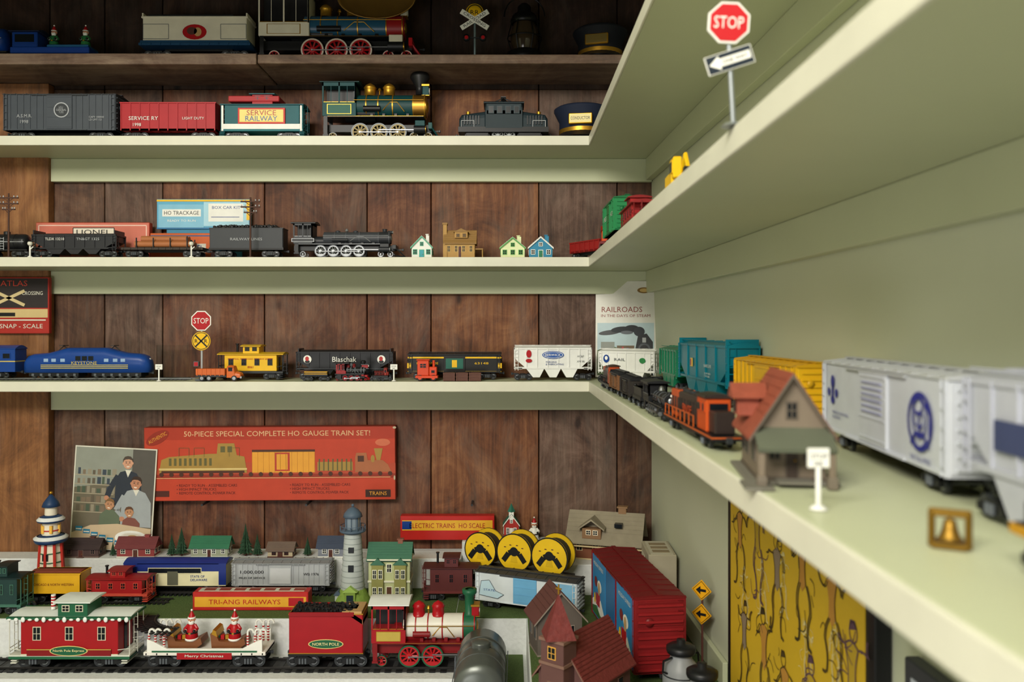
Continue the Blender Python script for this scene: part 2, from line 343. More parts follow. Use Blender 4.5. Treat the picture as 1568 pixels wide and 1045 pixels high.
def diesel(b,L,H,W=30,col=ORG,hood=None,frame=BLK,r=5,stripe=YEL,text=(),flip=False):
    if flip: b.T=b.T@Matrix.Rotation(math.pi,4,'Z')
    hood=hood or col; zf=2*r+2
    b.box(-L/2+2,L/2-2,-W/2,W/2,zf-3,zf,frame); b.box(-L/2+2,L/2-2,-W/2-.3,W/2+.3,zf-1.4,zf-.4,stripe)
    b.box(-L*.4,L*.2,-W*.32,W*.32,zf,H-4,hood,1); b.box(L*.33,L*.44,-W*.32,W*.32,zf,H*.72,hood,1)
    b.box(-L*.41,-L*.24,-W*.33,W*.33,zf,H-3.6,col,.8)
    b.box(L*.18,L*.34,-W/2+2,W/2-2,zf,H-2,col,.8); archroof(b,L*.17,L*.35,W-2,H-2,1.6,hood)
    for y in (-W/2+2,W/2-2): win(b,L*.23,H*.76,L*.045,H*.14,y,col,bars=False); win(b,L*.3,H*.76,L*.03,H*.14,y,col,bars=False)
    for x in (L*.18,L*.34): b.box(x-.5,x+.5,-W*.3,W*.3,H*.7,H*.84,GLS)
    for k in range(4): b.cyl((-L*.34+k*L*.12,0,H-4),(-L*.34+k*L*.12,0,H-2.6),W*.2,DG)
    for k in range(9): x=-L*.37+k*L*.06; b.box(x-L*.02,x+L*.02,-W*.32-.4,W*.32+.4,zf+4,H-9,frame if k%3==0 else hood)
    for y in (-W/2+.5,W/2-.5):
        for k in range(8): x=-L*.47+L*.62*k/7; b.cyl((x,y,zf),(x,y,zf+8),.4,stripe,n=5)
        b.cyl((-L*.47,y,zf+8),(L*.15,y,zf+8),.4,stripe,n=5)
    b.box(-L*.14,L*.14,-W*.4,W*.4,r*.7,zf-3,frame,1)
    truck(b,-L*.32,r,W*.3); truck(b,L*.32,r,W*.3); coupler(b,L,r*1.9)
    for (t,x,z,h,w,mt) in text: b.text(t,x,z,-W*.32-.8,h,mt,w)
def steam(b,L,H,W=34,boiler=DGRN,cab=GRN,roof=BLK,wm=RED,rim=BLK,R=None,nd=3,stack='balloon',dome=GOLD,smoke=BLK,band=GOLD,trim=GOLD,pilot=RED,frame=BLK,lead=2,cabw=.28,cabh=.84,panel=None):
    R=R or H*.14; zc=H*.5; br=H*.165; xf=L*.37; xb=-L*.22; panel=panel or cab
    b.box(-L/2+3,L*.42,-W*.2,W*.2,R*1.1,R*1.9,frame)
    b.box(-L*.46,L*.36,-W/2+2,W/2-2,zc-br-1.2,zc-br+.3,frame); b.box(-L*.46,L*.36,-W/2+1.6,W/2-1.6,zc-br-.2,zc-br+.2,trim)
    b.cyl((xb,0,zc),(xf-L*.1,0,zc),br,boiler,n=28); b.cyl((xf-L*.1,0,zc),(xf,0,zc),br*1.03,smoke,n=28)
    b.cyl((xf,0,zc),(xf+1.5,0,zc),br*.9,smoke,n=24); b.sph((xf+1.2,0,zc),br*.5,trim,(.35,1,1))
    for x in (xb+L*.1,-L*.02,L*.1,xf-L*.1,xf-1): b.cyl((x-.8,0,zc),(x+.8,0,zc),br*1.05,band,n=28)
    b.cyl((-L*.3,0,zc-br*.5),(-L*.05,0,zc-br*.5),br*.8,frame,n=16)
    x0,x1=-L/2+4,-L/2+4+L*cabw; z0=zc-br; z1=H*cabh; sill=zc+br*.15
    b.box(x0,x1,-W/2+1,W/2-1,z0,sill,cab,.5)
    xm=(x0+x1)/2
    for x in (x0,xm-1,x1-2.2):
        for y in (-W/2+1,W/2-2.6): b.box(x,x+2.2,y,y+1.6,sill-1,z1,cab)
    b.box(x1-2,x1,-W/2+1,W/2-1,sill-1,z1,cab); b.box(x0,x1,-W/2+1,W/2-1,z1-H*.05,z1,cab)
    b.box(x0+3,x1-3,-1,1,sill,z1,BLK)
    for x in (x0+2.2,xm+1.2):
        w_=xm-x0-3.4
        for y in (-W/2+.8,W/2-1.2): b.box(x,x+w_,y,y+.5,sill,sill+.7,trim); b.box(x+w_*.5-.4,x+w_*.5+.4,y,y+.5,sill,z1-H*.05,cab)
    b.box(x1-6,x1-2,-W*.25,W*.25,z0,z1-H*.1,BLK)
    for y in (-W/2+.9,W/2-.9): b.box(xm-L*.1,xm+L*.1,y-.2,y+.2,z0+3,sill-3,trim); b.box(xm-L*.095,xm+L*.095,y-.3,y+.3,z0+3.7,sill-3.7,panel)
    for y in (-W/2+2,W/2-2): b.box(x0+2,x0+8,y-.6,y+.6,R*.6,z0,frame); b.box(x0+1,x0+9,y-1.5,y+1.5,R*.5,R*.6+1,frame)
    archroof(b,x0-4,x1+5,W+2,z1,H*.045,roof)
    for i,x in enumerate((-L*.1,L*.06)):
        rr=br*(.48 if stack!='short' else .36); zt=zc+br; kh=1 if stack!='short' else .45
        b.lathe((x,0,zt-2),[(rr*1.25,0),(rr,2.5*kh),(rr,(rr*1.1+2)*kh),(rr*1.15,(rr*1.3+2)*kh),(rr*.8,(rr*1.8+2)*kh),(rr*.3,(rr*2.1+2)*kh),(0,(rr*2.2+2)*kh+.5)],dome,18)
    bh=H*.07 if stack!='short' else H*.02
    b.cyl((-L*.02,0,zc+br-1),(-L*.02,0,zc+br+bh),1,trim,n=8); b.lathe((-L*.02,0,zc+br+bh),[(3.2,0),(2.4,1.5),(1.8,3.4),(0,4.4)],trim,12)
    sx=xf-L*.05; zt=zc+br-1; hh=H-zt
    if stack=='balloon': b.lathe((sx,0,zt),[(br*.55,0),(br*.38,2),(br*.36,hh*.35),(br*.85,hh*.75),(br*.8,hh*.85),(br*.55,hh),(br*.35,hh),(0,hh*.9)],BLK,20)
    elif stack=='red': b.lathe((sx,0,zt),[(br*.5,0),(br*.35,2),(br*.4,hh*.75),(br*.6,hh*.85),(br*.6,hh),(br*.35,hh)],smoke,20)
    else: b.lathe((sx,0,zt),[(br*.5,0),(br*.35,2),(br*.36,H*.07),(br*.42,H*.09),(br*.25,H*.09)],smoke,18)
    lx=xf+1; lz=zc+br*1.05
    if stack=='short':
        b.cyl((lx-5,0,lz-1),(lx+3,0,lz-1),br*.25,smoke); b.cyl((lx+3,0,lz-1),(lx+3.4,0,lz-1),br*.2,WH)
    else:
        b.box(lx-6,lx+4,-br*.4,br*.4,lz-2,lz+br*.65,cab,.6); b.box(lx-7,lx+5,-br*.5,br*.5,lz+br*.65,lz+br*.8,trim); b.cyl((lx+4,0,lz+br*.3),(lx+5,0,lz+br*.3),br*.3,WH)
        b.box(lx-7,lx+5,-br*.45,br*.45,lz-3,lz-2,trim)
    sp=R*2.12; xs=[-L*.17+sp*k for k in range(nd)]
    if stack=='short': xs=[-L*.24+sp*k for k in range(nd)]
    for x in xs:
        for y in (-W*.34,W*.34): spoke(b,x,y,R,wm,rim)
        b.cyl((x,-W*.34,R),(x,W*.34,R),1.3,STEEL,n=6)
    cylx=xf-L*.08
    for y in (-W*.34-2.6,W*.34+2.6):
        b.box(xs[0],xs[-1],y-.6,y+.6,R-1.4,R+.2,STEEL,.3); b.box(xs[len(xs)//2],cylx,y-1.2,y+.2,R*1.2-.5,R*1.2+.7,STEEL)
        for x in xs: b.cyl((x,y-1.3,R-.6),(x,y+1.3,R-.6),1.4,STEEL,n=10)
        b.cyl((cylx-2,y,R*1.25),(cylx+L*.085,y,R*1.25),R*.45,frame,n=16); b.cyl((cylx+L*.085,y,R*1.25),(cylx+L*.09,y,R*1.25),R*.4,trim,n=16)
        b.box(cylx,cylx+L*.08,y-R*.3,y+R*.3,R*1.6,R*2.2,cab if stack!='short' else frame,.5)
    r2=R*.5
    for k in range(lead):
        x=cylx+L*.045+(k-(lead-1)/2)*r2*3.2
        for y in (-W*.28,W*.28): spoke(b,x,y,r2,wm,rim,2.4,6)
        b.cyl((x,-W*.28,r2),(x,W*.28,r2),1,STEEL,n=6)
    for y in (-W*.28,W*.28): spoke(b,-L*.4,y,r2,wm,rim,2.4,6)
    px=L*.42; b.box(px-4,px+2,-W/2+2,W/2-2,R*1.3,R*2,pilot,.4)
    for k in range(9):
        y=(k-4)/4*W*.42; b.cyl((px+1,y,R*1.5),(L/2,y*.35,1.8),.9,pilot,n=5)
    b.tube([(px-2,-W*.44,2.2),(L/2,0,1.6),(px-2,W*.44,2.2)],.9,pilot,5)
    for y in (-br*1.12,br*1.12): b.cyl((xb,y,zc+br*.35),(xf-2,y,zc+br*.35),.55,trim,n=6)
    for k in range(4): b.box(xb+L*.1+6+k*L*.1,xb+L*.1+11+k*L*.1,-W*.34,W*.34,zc-br,zc-br+H*.05,frame,.5)
    for y in (-br*.98,br*.98): b.cyl((-L*.14,y,zc-br*.35),(L*.0,y,zc-br*.35),br*.24,frame,n=12); b.tube([(L*.02,y,zc-br*.5),(L*.08,y,zc+br*.2),(L*.14,y,zc+br*.2),(L*.2,y,zc-br*.6)],.7,trim,6)
    coupler(b,L-8,R*1.3)
def tender(b,L,H,W=32,col=DG,r=5,text=(),coal=True,trim=None):
    zf=2*r+1; zt=H-5
    b.box(-L/2+3,L/2-3,-W/2,W/2,zf,zf+3,BLK); b.box(-L/2+4,L/2-4,-W/2+1,W/2-1,zf+3,zt,col,1)
    b.box(-L/2+3.5,L/2-3.5,-W/2+.5,W/2-.5,zt-1.4,zt,trim or col); b.box(-L/2+3.5,L/2-3.5,-W/2+.5,W/2-.5,zf+3,zf+4,trim or col)
    if coal:
        rnd=random.Random(3)
        b.prism([(-W/2+3,zt),(-W*.2,zt+3),(W*.2,zt+3),(W/2-3,zt)],-L/2+8,L/2-14,BLK,'x')
        for k in range(150):
            x=rnd.uniform(-L/2+9,L/2-15); y=rnd.uniform(-W/2+4,W/2-4); s_=rnd.uniform(1.2,2.4); z=zt+3*(1-abs(y)/(W/2))+rnd.uniform(0,2.2)
            b.box(x-s_,x+s_,y-s_,y+s_,z-s_,z+s_,BLK,s_*.45)
    truck(b,-L*.3,r,W*.3); truck(b,L*.3,r,W*.3); coupler(b,L,r*1.9)
    for (t,x,z,h,w,mt) in text: b.text(t,x,z,-W/2+.8,h,mt,w)
def tank(b,L,H,W=30,col=BLK,r=5,text=(),lad=LG):
    zf=2*r+1; R=(H-zf-5)/2; zc=zf+R+1
    b.box(-L/2+2,L/2-2,-W*.4,W*.4,zf-1,zf+1.5,BLK)
    b.lathe((0,0,zc),[(0,-L/2+4),(R*.6,-L/2+5),(R*.92,-L/2+8),(R,-L/2+11),(R,L/2-11),(R*.92,L/2-8),(R*.6,L/2-5),(0,L/2-4)],col,30,'x')
    for x in (-L*.2,0,L*.2): b.cyl((x-.6,0,zc),(x+.6,0,zc),R*1.03,col,n=30)
    b.cyl((0,0,zc+R-2),(0,0,H-1),R*.4,col); b.sph((0,0,H-1),R*.4,col,(1,1,.3))
    b.tube([(-L/2+6,-R-2,zc-1),(L/2-6,-R-2,zc-1)],.6,lad,6); b.tube([(-L/2+6,R+2,zc-1),(L/2-6,R+2,zc-1)],.6,lad,6); ladder(b,0,-R-1,zf,zc+R*.5,6,lad)
    truck(b,-L*.33,r,W*.3); truck(b,L*.33,r,W*.3); coupler(b,L,r*1.9)
    for (t,x,z,h,w,mt) in text: b.text(t,x,z,-R-2.8,h,mt,w)
# ---------------------------------------------------------------- buildings, signs, people
def house(b,w,d,h,rh,wall,roof,ridge='x',nw=2,nf=1,trim=WH,door=BRN,chim=None,ov=3,ws=None,snow=None,base=None):
    if base: b.box(-w/2-6,w/2+6,-d/2-6,d/2+6,0,1.6,base,.4)
    z0=1.6 if base else 0
    b.box(-w/2,w/2,-d/2,d/2,z0,h,wall); b.box(-w/2-.5,w/2+.5,-d/2-.5,d/2+.5,z0,z0+2,trim)
    def chev(a,t,mt,e0,e1,ax,o=ov):
        k=rh/a; b.prism([(-a-o,h-k*o),(0,h+rh),(a+o,h-k*o),(a+o,h-k*o+t),(0,h+rh+t),(-a-o,h-k*o+t)],e0,e1,mt,ax)
    if ridge=='x':
        b.prism([(-d/2,h),(0,h+rh),(d/2,h)],-w/2,w/2,wall,'x'); chev(d/2,1.6,roof,-w/2-ov,w/2+ov,'x')
        n=6
        for k in range(1,n):
            f=k/n
            for s_ in (-1,1): b.box(-w/2-ov,w/2+ov,s_*d/2*f-.35,s_*d/2*f+.35,h+rh*(1-f)+1.2,h+rh*(1-f)+2.1,roof)
    else:
        b.prism([(-w/2,h),(0,h+rh),(w/2,h)],-d/2,d/2,wall,'y'); chev(w/2,1.6,roof,-d/2-ov,d/2+ov,'y')
        k_=rh/(w/2)
        b.prism([(-w/2-ov,h-k_*ov-1.2),(0,h+rh-1.2),(w/2+ov,h-k_*ov-1.2),(w/2+ov,h-k_*ov+1),(0,h+rh+1),(-w/2-ov,h-k_*ov+1)],-d/2-ov-.5,-d/2-ov+.5,trim,'y')
        win(b,0,h+rh*.3,w*.12,rh*.28,-d/2,trim)
        for k in range(1,6):
            f=k/6
            for s_ in (-1,1): b.box(s_*w/2*f-.35,s_*w/2*f+.35,-d/2-ov,d/2+ov,h+rh*(1-f)+1.2,h+rh*(1-f)+2.1,roof)
    wh=(h/nf)*.34; ww=ws or w/(nw+1)*.38
    for fl in range(nf):
        z=z0+(h-z0)*(fl+.58)/nf
        for k in range(nw):
            x=-w/2+w*(k+.5)/nw
            if fl==0 and door and nw%2==1 and k==nw//2: continue
            for y in (-d/2,d/2): win(b,x,z,ww,wh,y,trim)
        for k in range(2):
            y=-d/2+d*(k+.5)/2
            for s_ in (-1,1):
                a,c=sorted((s_*w/2,s_*(w/2+.7))); b.box(a,c,y-ww/2-1,y+ww/2+1,z-wh/2-1,z+wh/2+1,trim)
                a,c=sorted((s_*w/2,s_*(w/2+1))); b.box(a,c,y-ww/2,y+ww/2,z-wh/2,z+wh/2,GLS)
    if door:
        b.box(-ww*.6-1,ww*.6+1,-d/2-.8,-d/2,z0,z0+h/nf*.72+1,trim); b.box(-ww*.6,ww*.6,-d/2-1.2,-d/2,z0,z0+h/nf*.72,door); b.sph((ww*.35,-d/2-1.4,z0+h/nf*.35),.6,GOLD,n=6,m=4)
        b.box(-ww,ww,-d/2-4,-d/2,z0,z0+1.2,trim)
    if chim: b.box(w*.18,w*.3,-2,d*.14,h+rh*.3,h+rh*1.25,chim,.2); b.box(w*.16,w*.32,-3,d*.14+1,h+rh*1.25,h+rh*1.32,chim)
def tree(b,h,col=P('#24402c',.8)):
    b.cyl((0,0,0),(0,0,h*.3),h*.04,BRN,n=8); rnd=random.Random(int(h))
    for k in range(7):
        z=h*.12+h*.8*k/7; r=h*.27*(1-k/7.5); n=11; vs=[(0,0,z+h*.26)]
        for i in range(2*n):
            a=math.pi*i/n; rr=r*(1 if i%2 else .62)*rnd.uniform(.85,1.1); vs.append((rr*math.cos(a),rr*math.sin(a),z-(1.5 if i%2 else 0)))
        b.add(vs,[(0,1+i,1+(i+1)%(2*n)) for i in range(2*n)]+[tuple(range(1,2*n+1))],col)
def octo(r): return [(r*math.cos(math.pi/8+math.pi/4*k),r*math.sin(math.pi/8+math.pi/4*k)) for k in range(8)]
def santa(b,x,y,z,s,coat=RED,hat=RED):
    SK=P('#c98e6e',.6)
    T0=b.T.copy(); b.T=b.T@Matrix.Translation((x,y,z))@Matrix.Scale(s,4)
    b.lathe((0,0,0),[(0,0),(5.2,0),(6,3),(5.6,8),(4.2,13),(3,15.5),(1.6,16.5),(1.5,18)],coat,16)
    b.lathe((0,0,0),[(5.6,0),(6.4,.8),(6.4,2),(5.8,2.4)],WH,16); b.lathe((0,0,0),[(5.7,7.2),(5.9,8.4),(5.5,8.8)],BLK,16); b.box(-1,1,-6.2,-5,7.2,8.8,GOLD)
    b.sph((0,0,20),3.4,SK); b.sph((0,-1.2,18),2.9,WH,(1.05,.8,1.15)); b.sph((0,-3.4,20),.7,SK,n=8,m=6)
    for q in (-1.2,1.2): b.sph((q,-3.1,21),.45,BLK,n=6,m=4)
    b.sph((0,-3.2,18.9),.6,DRED,(1.5,.5,.5),n=8,m=5)
    for q in (-3.4,3.4): b.sph((q,0,20),.8,SK,n=6,m=5)
    b.lathe((0,0,22),[(3.7,-.6),(3.8,.6),(3.2,.9)],WH,14); b.lathe((0,0,22.5),[(3.3,0),(2.4,2.5),(1.1,5),(.3,6.5)],hat,14); b.sph((0,0,29.3),1.1,WH,n=8,m=6)
    for q in (-1,1):
        b.tube([(q*3,0,15),(q*6,-1.5,11.5),(q*4.6,-5.4,10.5)],1.5,coat,8); b.sph((q*6,-1.5,11.5),1.5,coat,n=8,m=6); b.sph((q*4.4,-6,10.5),1.5,BLK,n=8,m=6)
        b.lathe((q*4.6,-5,10.5),[(1.8,-.6),(1.8,.6)],WH,10,'y')
    b.T=T0
def tpole(b,h):
    WD_=P('#4b332a',.7)
    b.cyl((0,0,0),(0,0,h),1.6,WD_,r2=1.2,n=10); b.cyl((0,0,0),(0,0,1.5),5,WD_,n=14)
    for z,w in ((h*.93,15),(h*.84,15),(h*.75,10)):
        b.box(-w,w,-1.1,1.1,z-1,z+1,WD_)
        for k in (-1,-.6,.6,1): b.cyl((k*w*.9,0,z+1),(k*w*.9,0,z+3.4),.9,LG,n=8)
        b.tube([(-w*.6,-.8,z),(0,-.8,z-6)],.5,WD_,5); b.tube([(w*.6,-.8,z),(0,-.8,z-6)],.5,WD_,5)
def whitesign(b,h=24,w=11):
    b.cyl((0,0,0),(0,0,1.6),4,WH,r2=2.4); b.cyl((0,0,0),(0,0,h*.7),1.2,WH,n=8); b.box(-w/2,w/2,-1,1,h*.68,h,WH,.3)
    b.text('STOP',0,h*.87,-1.1,h*.08,BLK); b.text('RR',0,h*.75,-1.1,h*.08,BLK)
def track(b,L,g=17,h=4,tie=BLK,rail=STEEL,sp=9,bed=None):
    n=int(L/sp)
    if bed: b.box(-L/2,L/2,-g*.8,g*.8,0,h*.3,bed)
    for k in range(n): x=-L/2+sp*(k+.5); b.box(x-sp*.28,x+sp*.28,-g*.85,g*.85,0,h*.45,tie)
    for y in (-g/2,g/2): b.box(-L/2,L/2,y-.9,y+.9,h*.4,h*.55,rail); b.box(-L/2,L/2,y-.4,y+.4,h*.5,h*.9,rail); b.box(-L/2,L/2,y-.8,y+.8,h*.85,h,rail)
def cap(b,s=1,col=NAVY,txt='CONDUCTOR',badge=P('#e3d38f',.4)):
    b.T=b.T@Matrix.Scale(s,4)
    b.lathe((0,0,0),[(0,6),(24,6),(25,8),(25,22),(31,34),(31,36),(28,38),(0,40)],col,30)
    b.lathe((0,0,0),[(25.4,8),(25.4,13)],GOLD,30)
    n=14; vs=[]
    for k in range(n+1):
        a=math.pi+math.pi*k/n; vs.append((25*math.cos(a),25*math.sin(a),9)); vs.append((27*math.cos(a),25*math.sin(a)-13*math.sin(math.pi*k/n),1))
    b.add(vs,[(2*k,2*k+2,2*k+3,2*k+1) for k in range(n)],BLK,True); b.lathe((0,0,0),[(0,0),(23,0),(24.5,7)],BLK,24)
    b.box(-13,13,-27.5,-24,15,27,GOLD,1); b.box(-11.5,11.5,-28,-24,16.5,25.5,badge); b.text(txt,0,21,-28.2,3.4,BLK,21)
# ================================================================= ROOM
PAINT=P('#bdc2a2',.42,0,.07,9,.15); PAINTW=P('#c9cdb4',.5,0,.05,6,.12); FASC=P('#d3d2c0',.4,0,.1,25,.1)
XC=238.0
def XW(y): return XC+.032*(1397-y)
Y0=-250
b=B(); edges=[-1060,-940,U(0,1397)-40,U(76,1397),U(160,1397),U(249,1397),U(405,1397),U(562,1397),U(660,1397),U(825,1397),U(945,1397),XC+40]
WV=[wood('weathered_wood_%d'%i,*c,seed=i*2.3+1) for i,c in enumerate([('#281610','#573423','#83583d'),('#2c1812','#5f3825','#8c5f42'),('#291a14','#523728','#7a5a44'),('#341d12','#6d4228','#9c6d47'),('#2b1d18','#563f33','#82685a')])]
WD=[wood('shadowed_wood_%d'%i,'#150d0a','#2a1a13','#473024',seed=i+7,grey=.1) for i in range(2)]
seq=[3,3,3,2,4,1,0,1,3,4,2]
for i in range(len(edges)-1):
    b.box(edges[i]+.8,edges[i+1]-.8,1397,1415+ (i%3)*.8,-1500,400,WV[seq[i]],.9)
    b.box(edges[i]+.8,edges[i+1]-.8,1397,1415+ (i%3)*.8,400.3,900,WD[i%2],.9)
b.box(-1060,XC+40,1412,1425,-1500,900,BLK)
b.build('wall_back')
b=B(); b.prism([(XW(1397),1397),(XW(Y0),Y0),(XW(Y0)+30,Y0),(XC+30,1397)],-1500,900,PAINTW,'z'); b.build('wall_right')
b=B(); b.box(-1075,-1060,Y0,1397,-1500,900,PAINTW); b.build('wall_left')
b=B(); b.box(-1300,500,-1500,1425,-1520,-1500,wood('floor_boards','#3a2414','#6a4426','#8a6238',3,True)); b.build('floor')
b=B(); b.box(-1300,500,-1500,1425,900,920,PAINTW); b.build('ceiling')
b=B(); b.box(-1060,XW(1010),1000,1018,468,900,PAINTW); b.build('unseen_shade_board')  # unseen board added to keep the main light off the top shelf
LP=wood('pale_post_wood','#4f311c','#815532','#a8794c',5.5,grey=.15)
b=B(); b.box(-1055,U(74,1378),1378,1396.5,-1500,405,LP,1); b.build('trim_post')
def shelf2(zt,zb):
    b=B(); b.prism([(-1059,1396),(XC-.6,1396),(XW(Y0)-.6,Y0),(125,Y0),(125,1286),(-1059,1286)],zb,zt,PAINT,'z')
    b.prism([(-1059,1286),(125,1286),(125,Y0),(122.5,Y0),(122.5,1283.5),(-1059,1283.5)],zb-.4,zt+.2,FASC,'z')
    b.build('painted_shelf',bevel=.9)
    b=B(); b.box(-766,XC-1,1386,1396.8,zb-38,zb-.2,PAINT); b.build('trim_cleat',bevel=.8)
    b=B(); b.prism([(XW(1385)-.5,1385),(XW(Y0)-.5,Y0),(XW(Y0)-12,Y0),(XW(1385)-12,1385)],zb-36,zb-.2,PAINT,'z'); b.build('trim_cleat',bevel=.8)
Z1,Z2,Z3,Z4=423,297,111,-80
shelf2(Z2,283); shelf2(Z3,97); shelf2(Z4,-95)
OW=wood('old_shelf_wood','#3a2c24','#6b5545','#94806b',9,True)
b=B(); b.box(-1059,U(393,1284),1282,1396,406,Z1,OW); b.box(U(393,1284)+1.2,XC-.6,1284,1396,408,Z1-1,OW); b.build('wooden_shelf',bevel=1.5)
ZA,ZB,ZC=-464,-412,-365
b=B()
b.box(-1059,-72,1113,1196,-1499,ZA,SNOW); b.prism([(-72,1196),(XW(1196)-1,1196),(XW(500)-1,500),(-72,500)],-1499,ZA,SNOW,'z')
b.box(-1059,XC-1,1196,1396,-1499,ZB-1,SNOW); b.prism([(25,1196),(XW(1196)-1,1196),(XW(560)-1,560),(25,560)],ZA,ZB-1,SNOW,'z')
b.box(-1059,-76,1335,1377,ZB-1,ZC,SNOW,1); b.box(-76,85,1362,1395.5,ZB-1,-345,SNOW,1); b.box(85,XC-1,1300,1395.5,ZB-1,ZC,SNOW,1)
b.box(-764,-76,1377,1395.5,ZB-1,ZC,SNOW)
b.build('display_platform')
GM=P('#4f6235',.95,0,.35,400,.8)
b=B(); b.box(-1058,-77,1198,1334,ZB-.9,ZB,GM); b.box(-76,84,1198,1361,ZB-.9,ZB,GM); b.box(85,XC-2,1198,1299,ZB-.9,ZB,GM); b.prism([(27,1197),(XW(1196)-2,1197),(XW(562)-2,562),(27,562)],ZB-.9,ZB,GM,'z'); b.build('grass_mat')
b=B(); b.box(-68,20,700,1194,ZA,ZA+.9,GM); b.build('grass_mat')
def TR(u0,u1,d,z,h=3,g=16.5,sp=7,rail=STEEL,bed=None):
    L=(u1-u0)*d/F; b=B(); track(b,L,g,h,sp=sp,rail=rail,bed=bed); b.build('train_track',(U((u0+u1)/2,d),d,z+.2))
DS=1332
DRL=P('#3a3836',.35,.6)
TR(-30,628,DS,Z3,rail=DRL); TR(-60,296,DS,Z4); TR(-60,700,1157,ZA,4,30,15,DRL,P('#3a3a3a',.7)); TR(-60,516,1308,ZB,6,rail=DRL)
TR(-60,262,1268,ZB,3,rail=DRL)
b=B()
for rr in (56,72):
    pts=[(-rr*math.cos(a),rr*math.sin(a)*.9) for a in [math.pi*.5*k/14 for k in range(15)]]
    for p,q in zip(pts[:-1],pts[1:]): b.cyl((p[0],p[1],2.2),(q[0],q[1],2.2),.9,DRL,n=6)
for k in range(14):
    a=math.pi*.5*(k+.5)/14; b.T=Matrix.Rotation(-a,4,'Z'); b.box(-80,-48,-2,2,0,1.6,BLK); b.T=Matrix()
b.build('curved_train_track',(U(300,1215),1205,ZB+.2),rz=90)
# ================================================================= generic placement
def car(fn,name,u0,u1,vt,vb,d,z,W,**k):
    b=B(); L=(u1-u0)*d/F; Hh=(vb-vt)*d/F; fn(b,L,Hh,W,**k); return b.build(name,(U((u0+u1)/2,d),d,z+.3))
def carL(fn,name,far,near,Hh,z,W,**k):
    b=B(); dx,dy=near[0]-far[0],near[1]-far[1]; fn(b,math.hypot(dx,dy),Hh,W,**k)
    return b.build(name,((far[0]+near[0])/2,(far[1]+near[1])/2,z),rz=math.degrees(math.atan2(dy,dx)))
# ---- top shelf
CR=P('#dcd6c4',.4)
def topt(b,L,H,W,**k):
    RB=P('#1c4569',.35)
    flatbase(b,L,W,8,RB,26)
    b.box(-L/2+4,L/2-4,-W/2+1,W/2-1,26,30,RB,.5); b.box(-L/2+8,L/2-8,-W/2+2,W/2-2,30,H-10,CR,1)
    b.box(-L/2+6,L/2-6,-W/2+1,W/2-1,H-12,H-9,CR,.6); b.box(-L/2+14,L/2-30,-W/2+6,W/2-6,H-10,H-4,DG,2)
    b.ell(0,H*.56,22,13,-W/2+1.6,WHC); b.ell(0,H*.56,19,12,-W/2+1.4,RED); b.ell(-4,H*.58,8,6,-W/2+1.2,BRN); b.ell(5,H*.56,6,7,-W/2+1.2,TAN)
    for x in (-L*.34,L*.34):
        b.stroke([(x-20,H*.42),(x+20,H*.42),(x+20,H*.72),(x-20,H*.72),(x-20,H*.42)],.8,-W/2+1.7,GR)
    for k in range(7): b.cyl((-L*.2+k*8,0,H-6),(-L*.2+k*8,0,H-1),4,RED,r2=2,n=8)
    for x in (-L/2+8,L/2-8): b.box(x-1,x+1,-W/2+2,W/2-2,H-10,H-4,CR)
car(topt,'toy_tender',220,392,6,80,1335,Z1,48)
car(steam,'steam_locomotive',398,652,-30,80,1338,Z1,46,boiler=P('#23506d',.3),cab=CR,roof=DRED,wm=RED,rim=P('#d9c9bd',.4),R=18,smoke=P('#8e1b1d',.4),pilot=RED,stack='red',cabw=.3,cabh=.98)
b=B(); b.T=Matrix.Scale(.55,4,(0,0,1)); b.lathe((0,0,0),[(0,4),(48,4),(56,1),(60,-2),(61,0),(57,3),(48,7),(0,7)],P('#8a6a34',.4,.8),40,'y'); b.T=Matrix()
zt_=898-V(2,1312)
for x in (-30,30): b.cyl((x,3,26),(x,3,zt_),.6,DG,n=6)
b.box(-36,36,-3,9,zt_,zt_+1.8,DG)
b.build('brass_tray',(U(578,1305),1296,V(2,1312)))
b=B(); b.cyl((0,0,0),(0,0,3),14,DG,r2=11); b.cyl((0,0,0),(0,0,82),1.8,P('#7d8f95',.4,.5),n=10)
b.lathe((0,-3,76),[(0,-1),(14,-1),(14,1),(0,1)],YEL,24,'y'); b.lathe((0,-4.3,76),[(11,0),(12.5,0)],BLK,24,'y'); b.text('RR',0,76,-4.5,7,BLK,13)
for a in (-1,1):
    b.T=Matrix.Translation((0,-5,64))@Matrix.Rotation(a*math.radians(32),4,'Y'); b.box(-25,25,-1 - (a>0),.4,-4,4,WH,.3); b.text('RAILROAD' if a<0 else 'CROSSING',0,0,-1.2 if a<0 else -2.3,4.5,BLK,40)
b.T=Matrix()
for a in (-1,1): b.box(-12 if a<0 else 0,0 if a<0 else 12,-2,0,36,38,DG); b.lathe((a*13,-4,37),[(0,0),(5.5,0),(5.5,4)],BLK,14,'y'); b.lathe((a*13,-4.3,37),[(0,0),(3,0)],RED,12,'y')
b.build('railroad_crossing_sign',(U(727,1320),1320,Z1-.8))
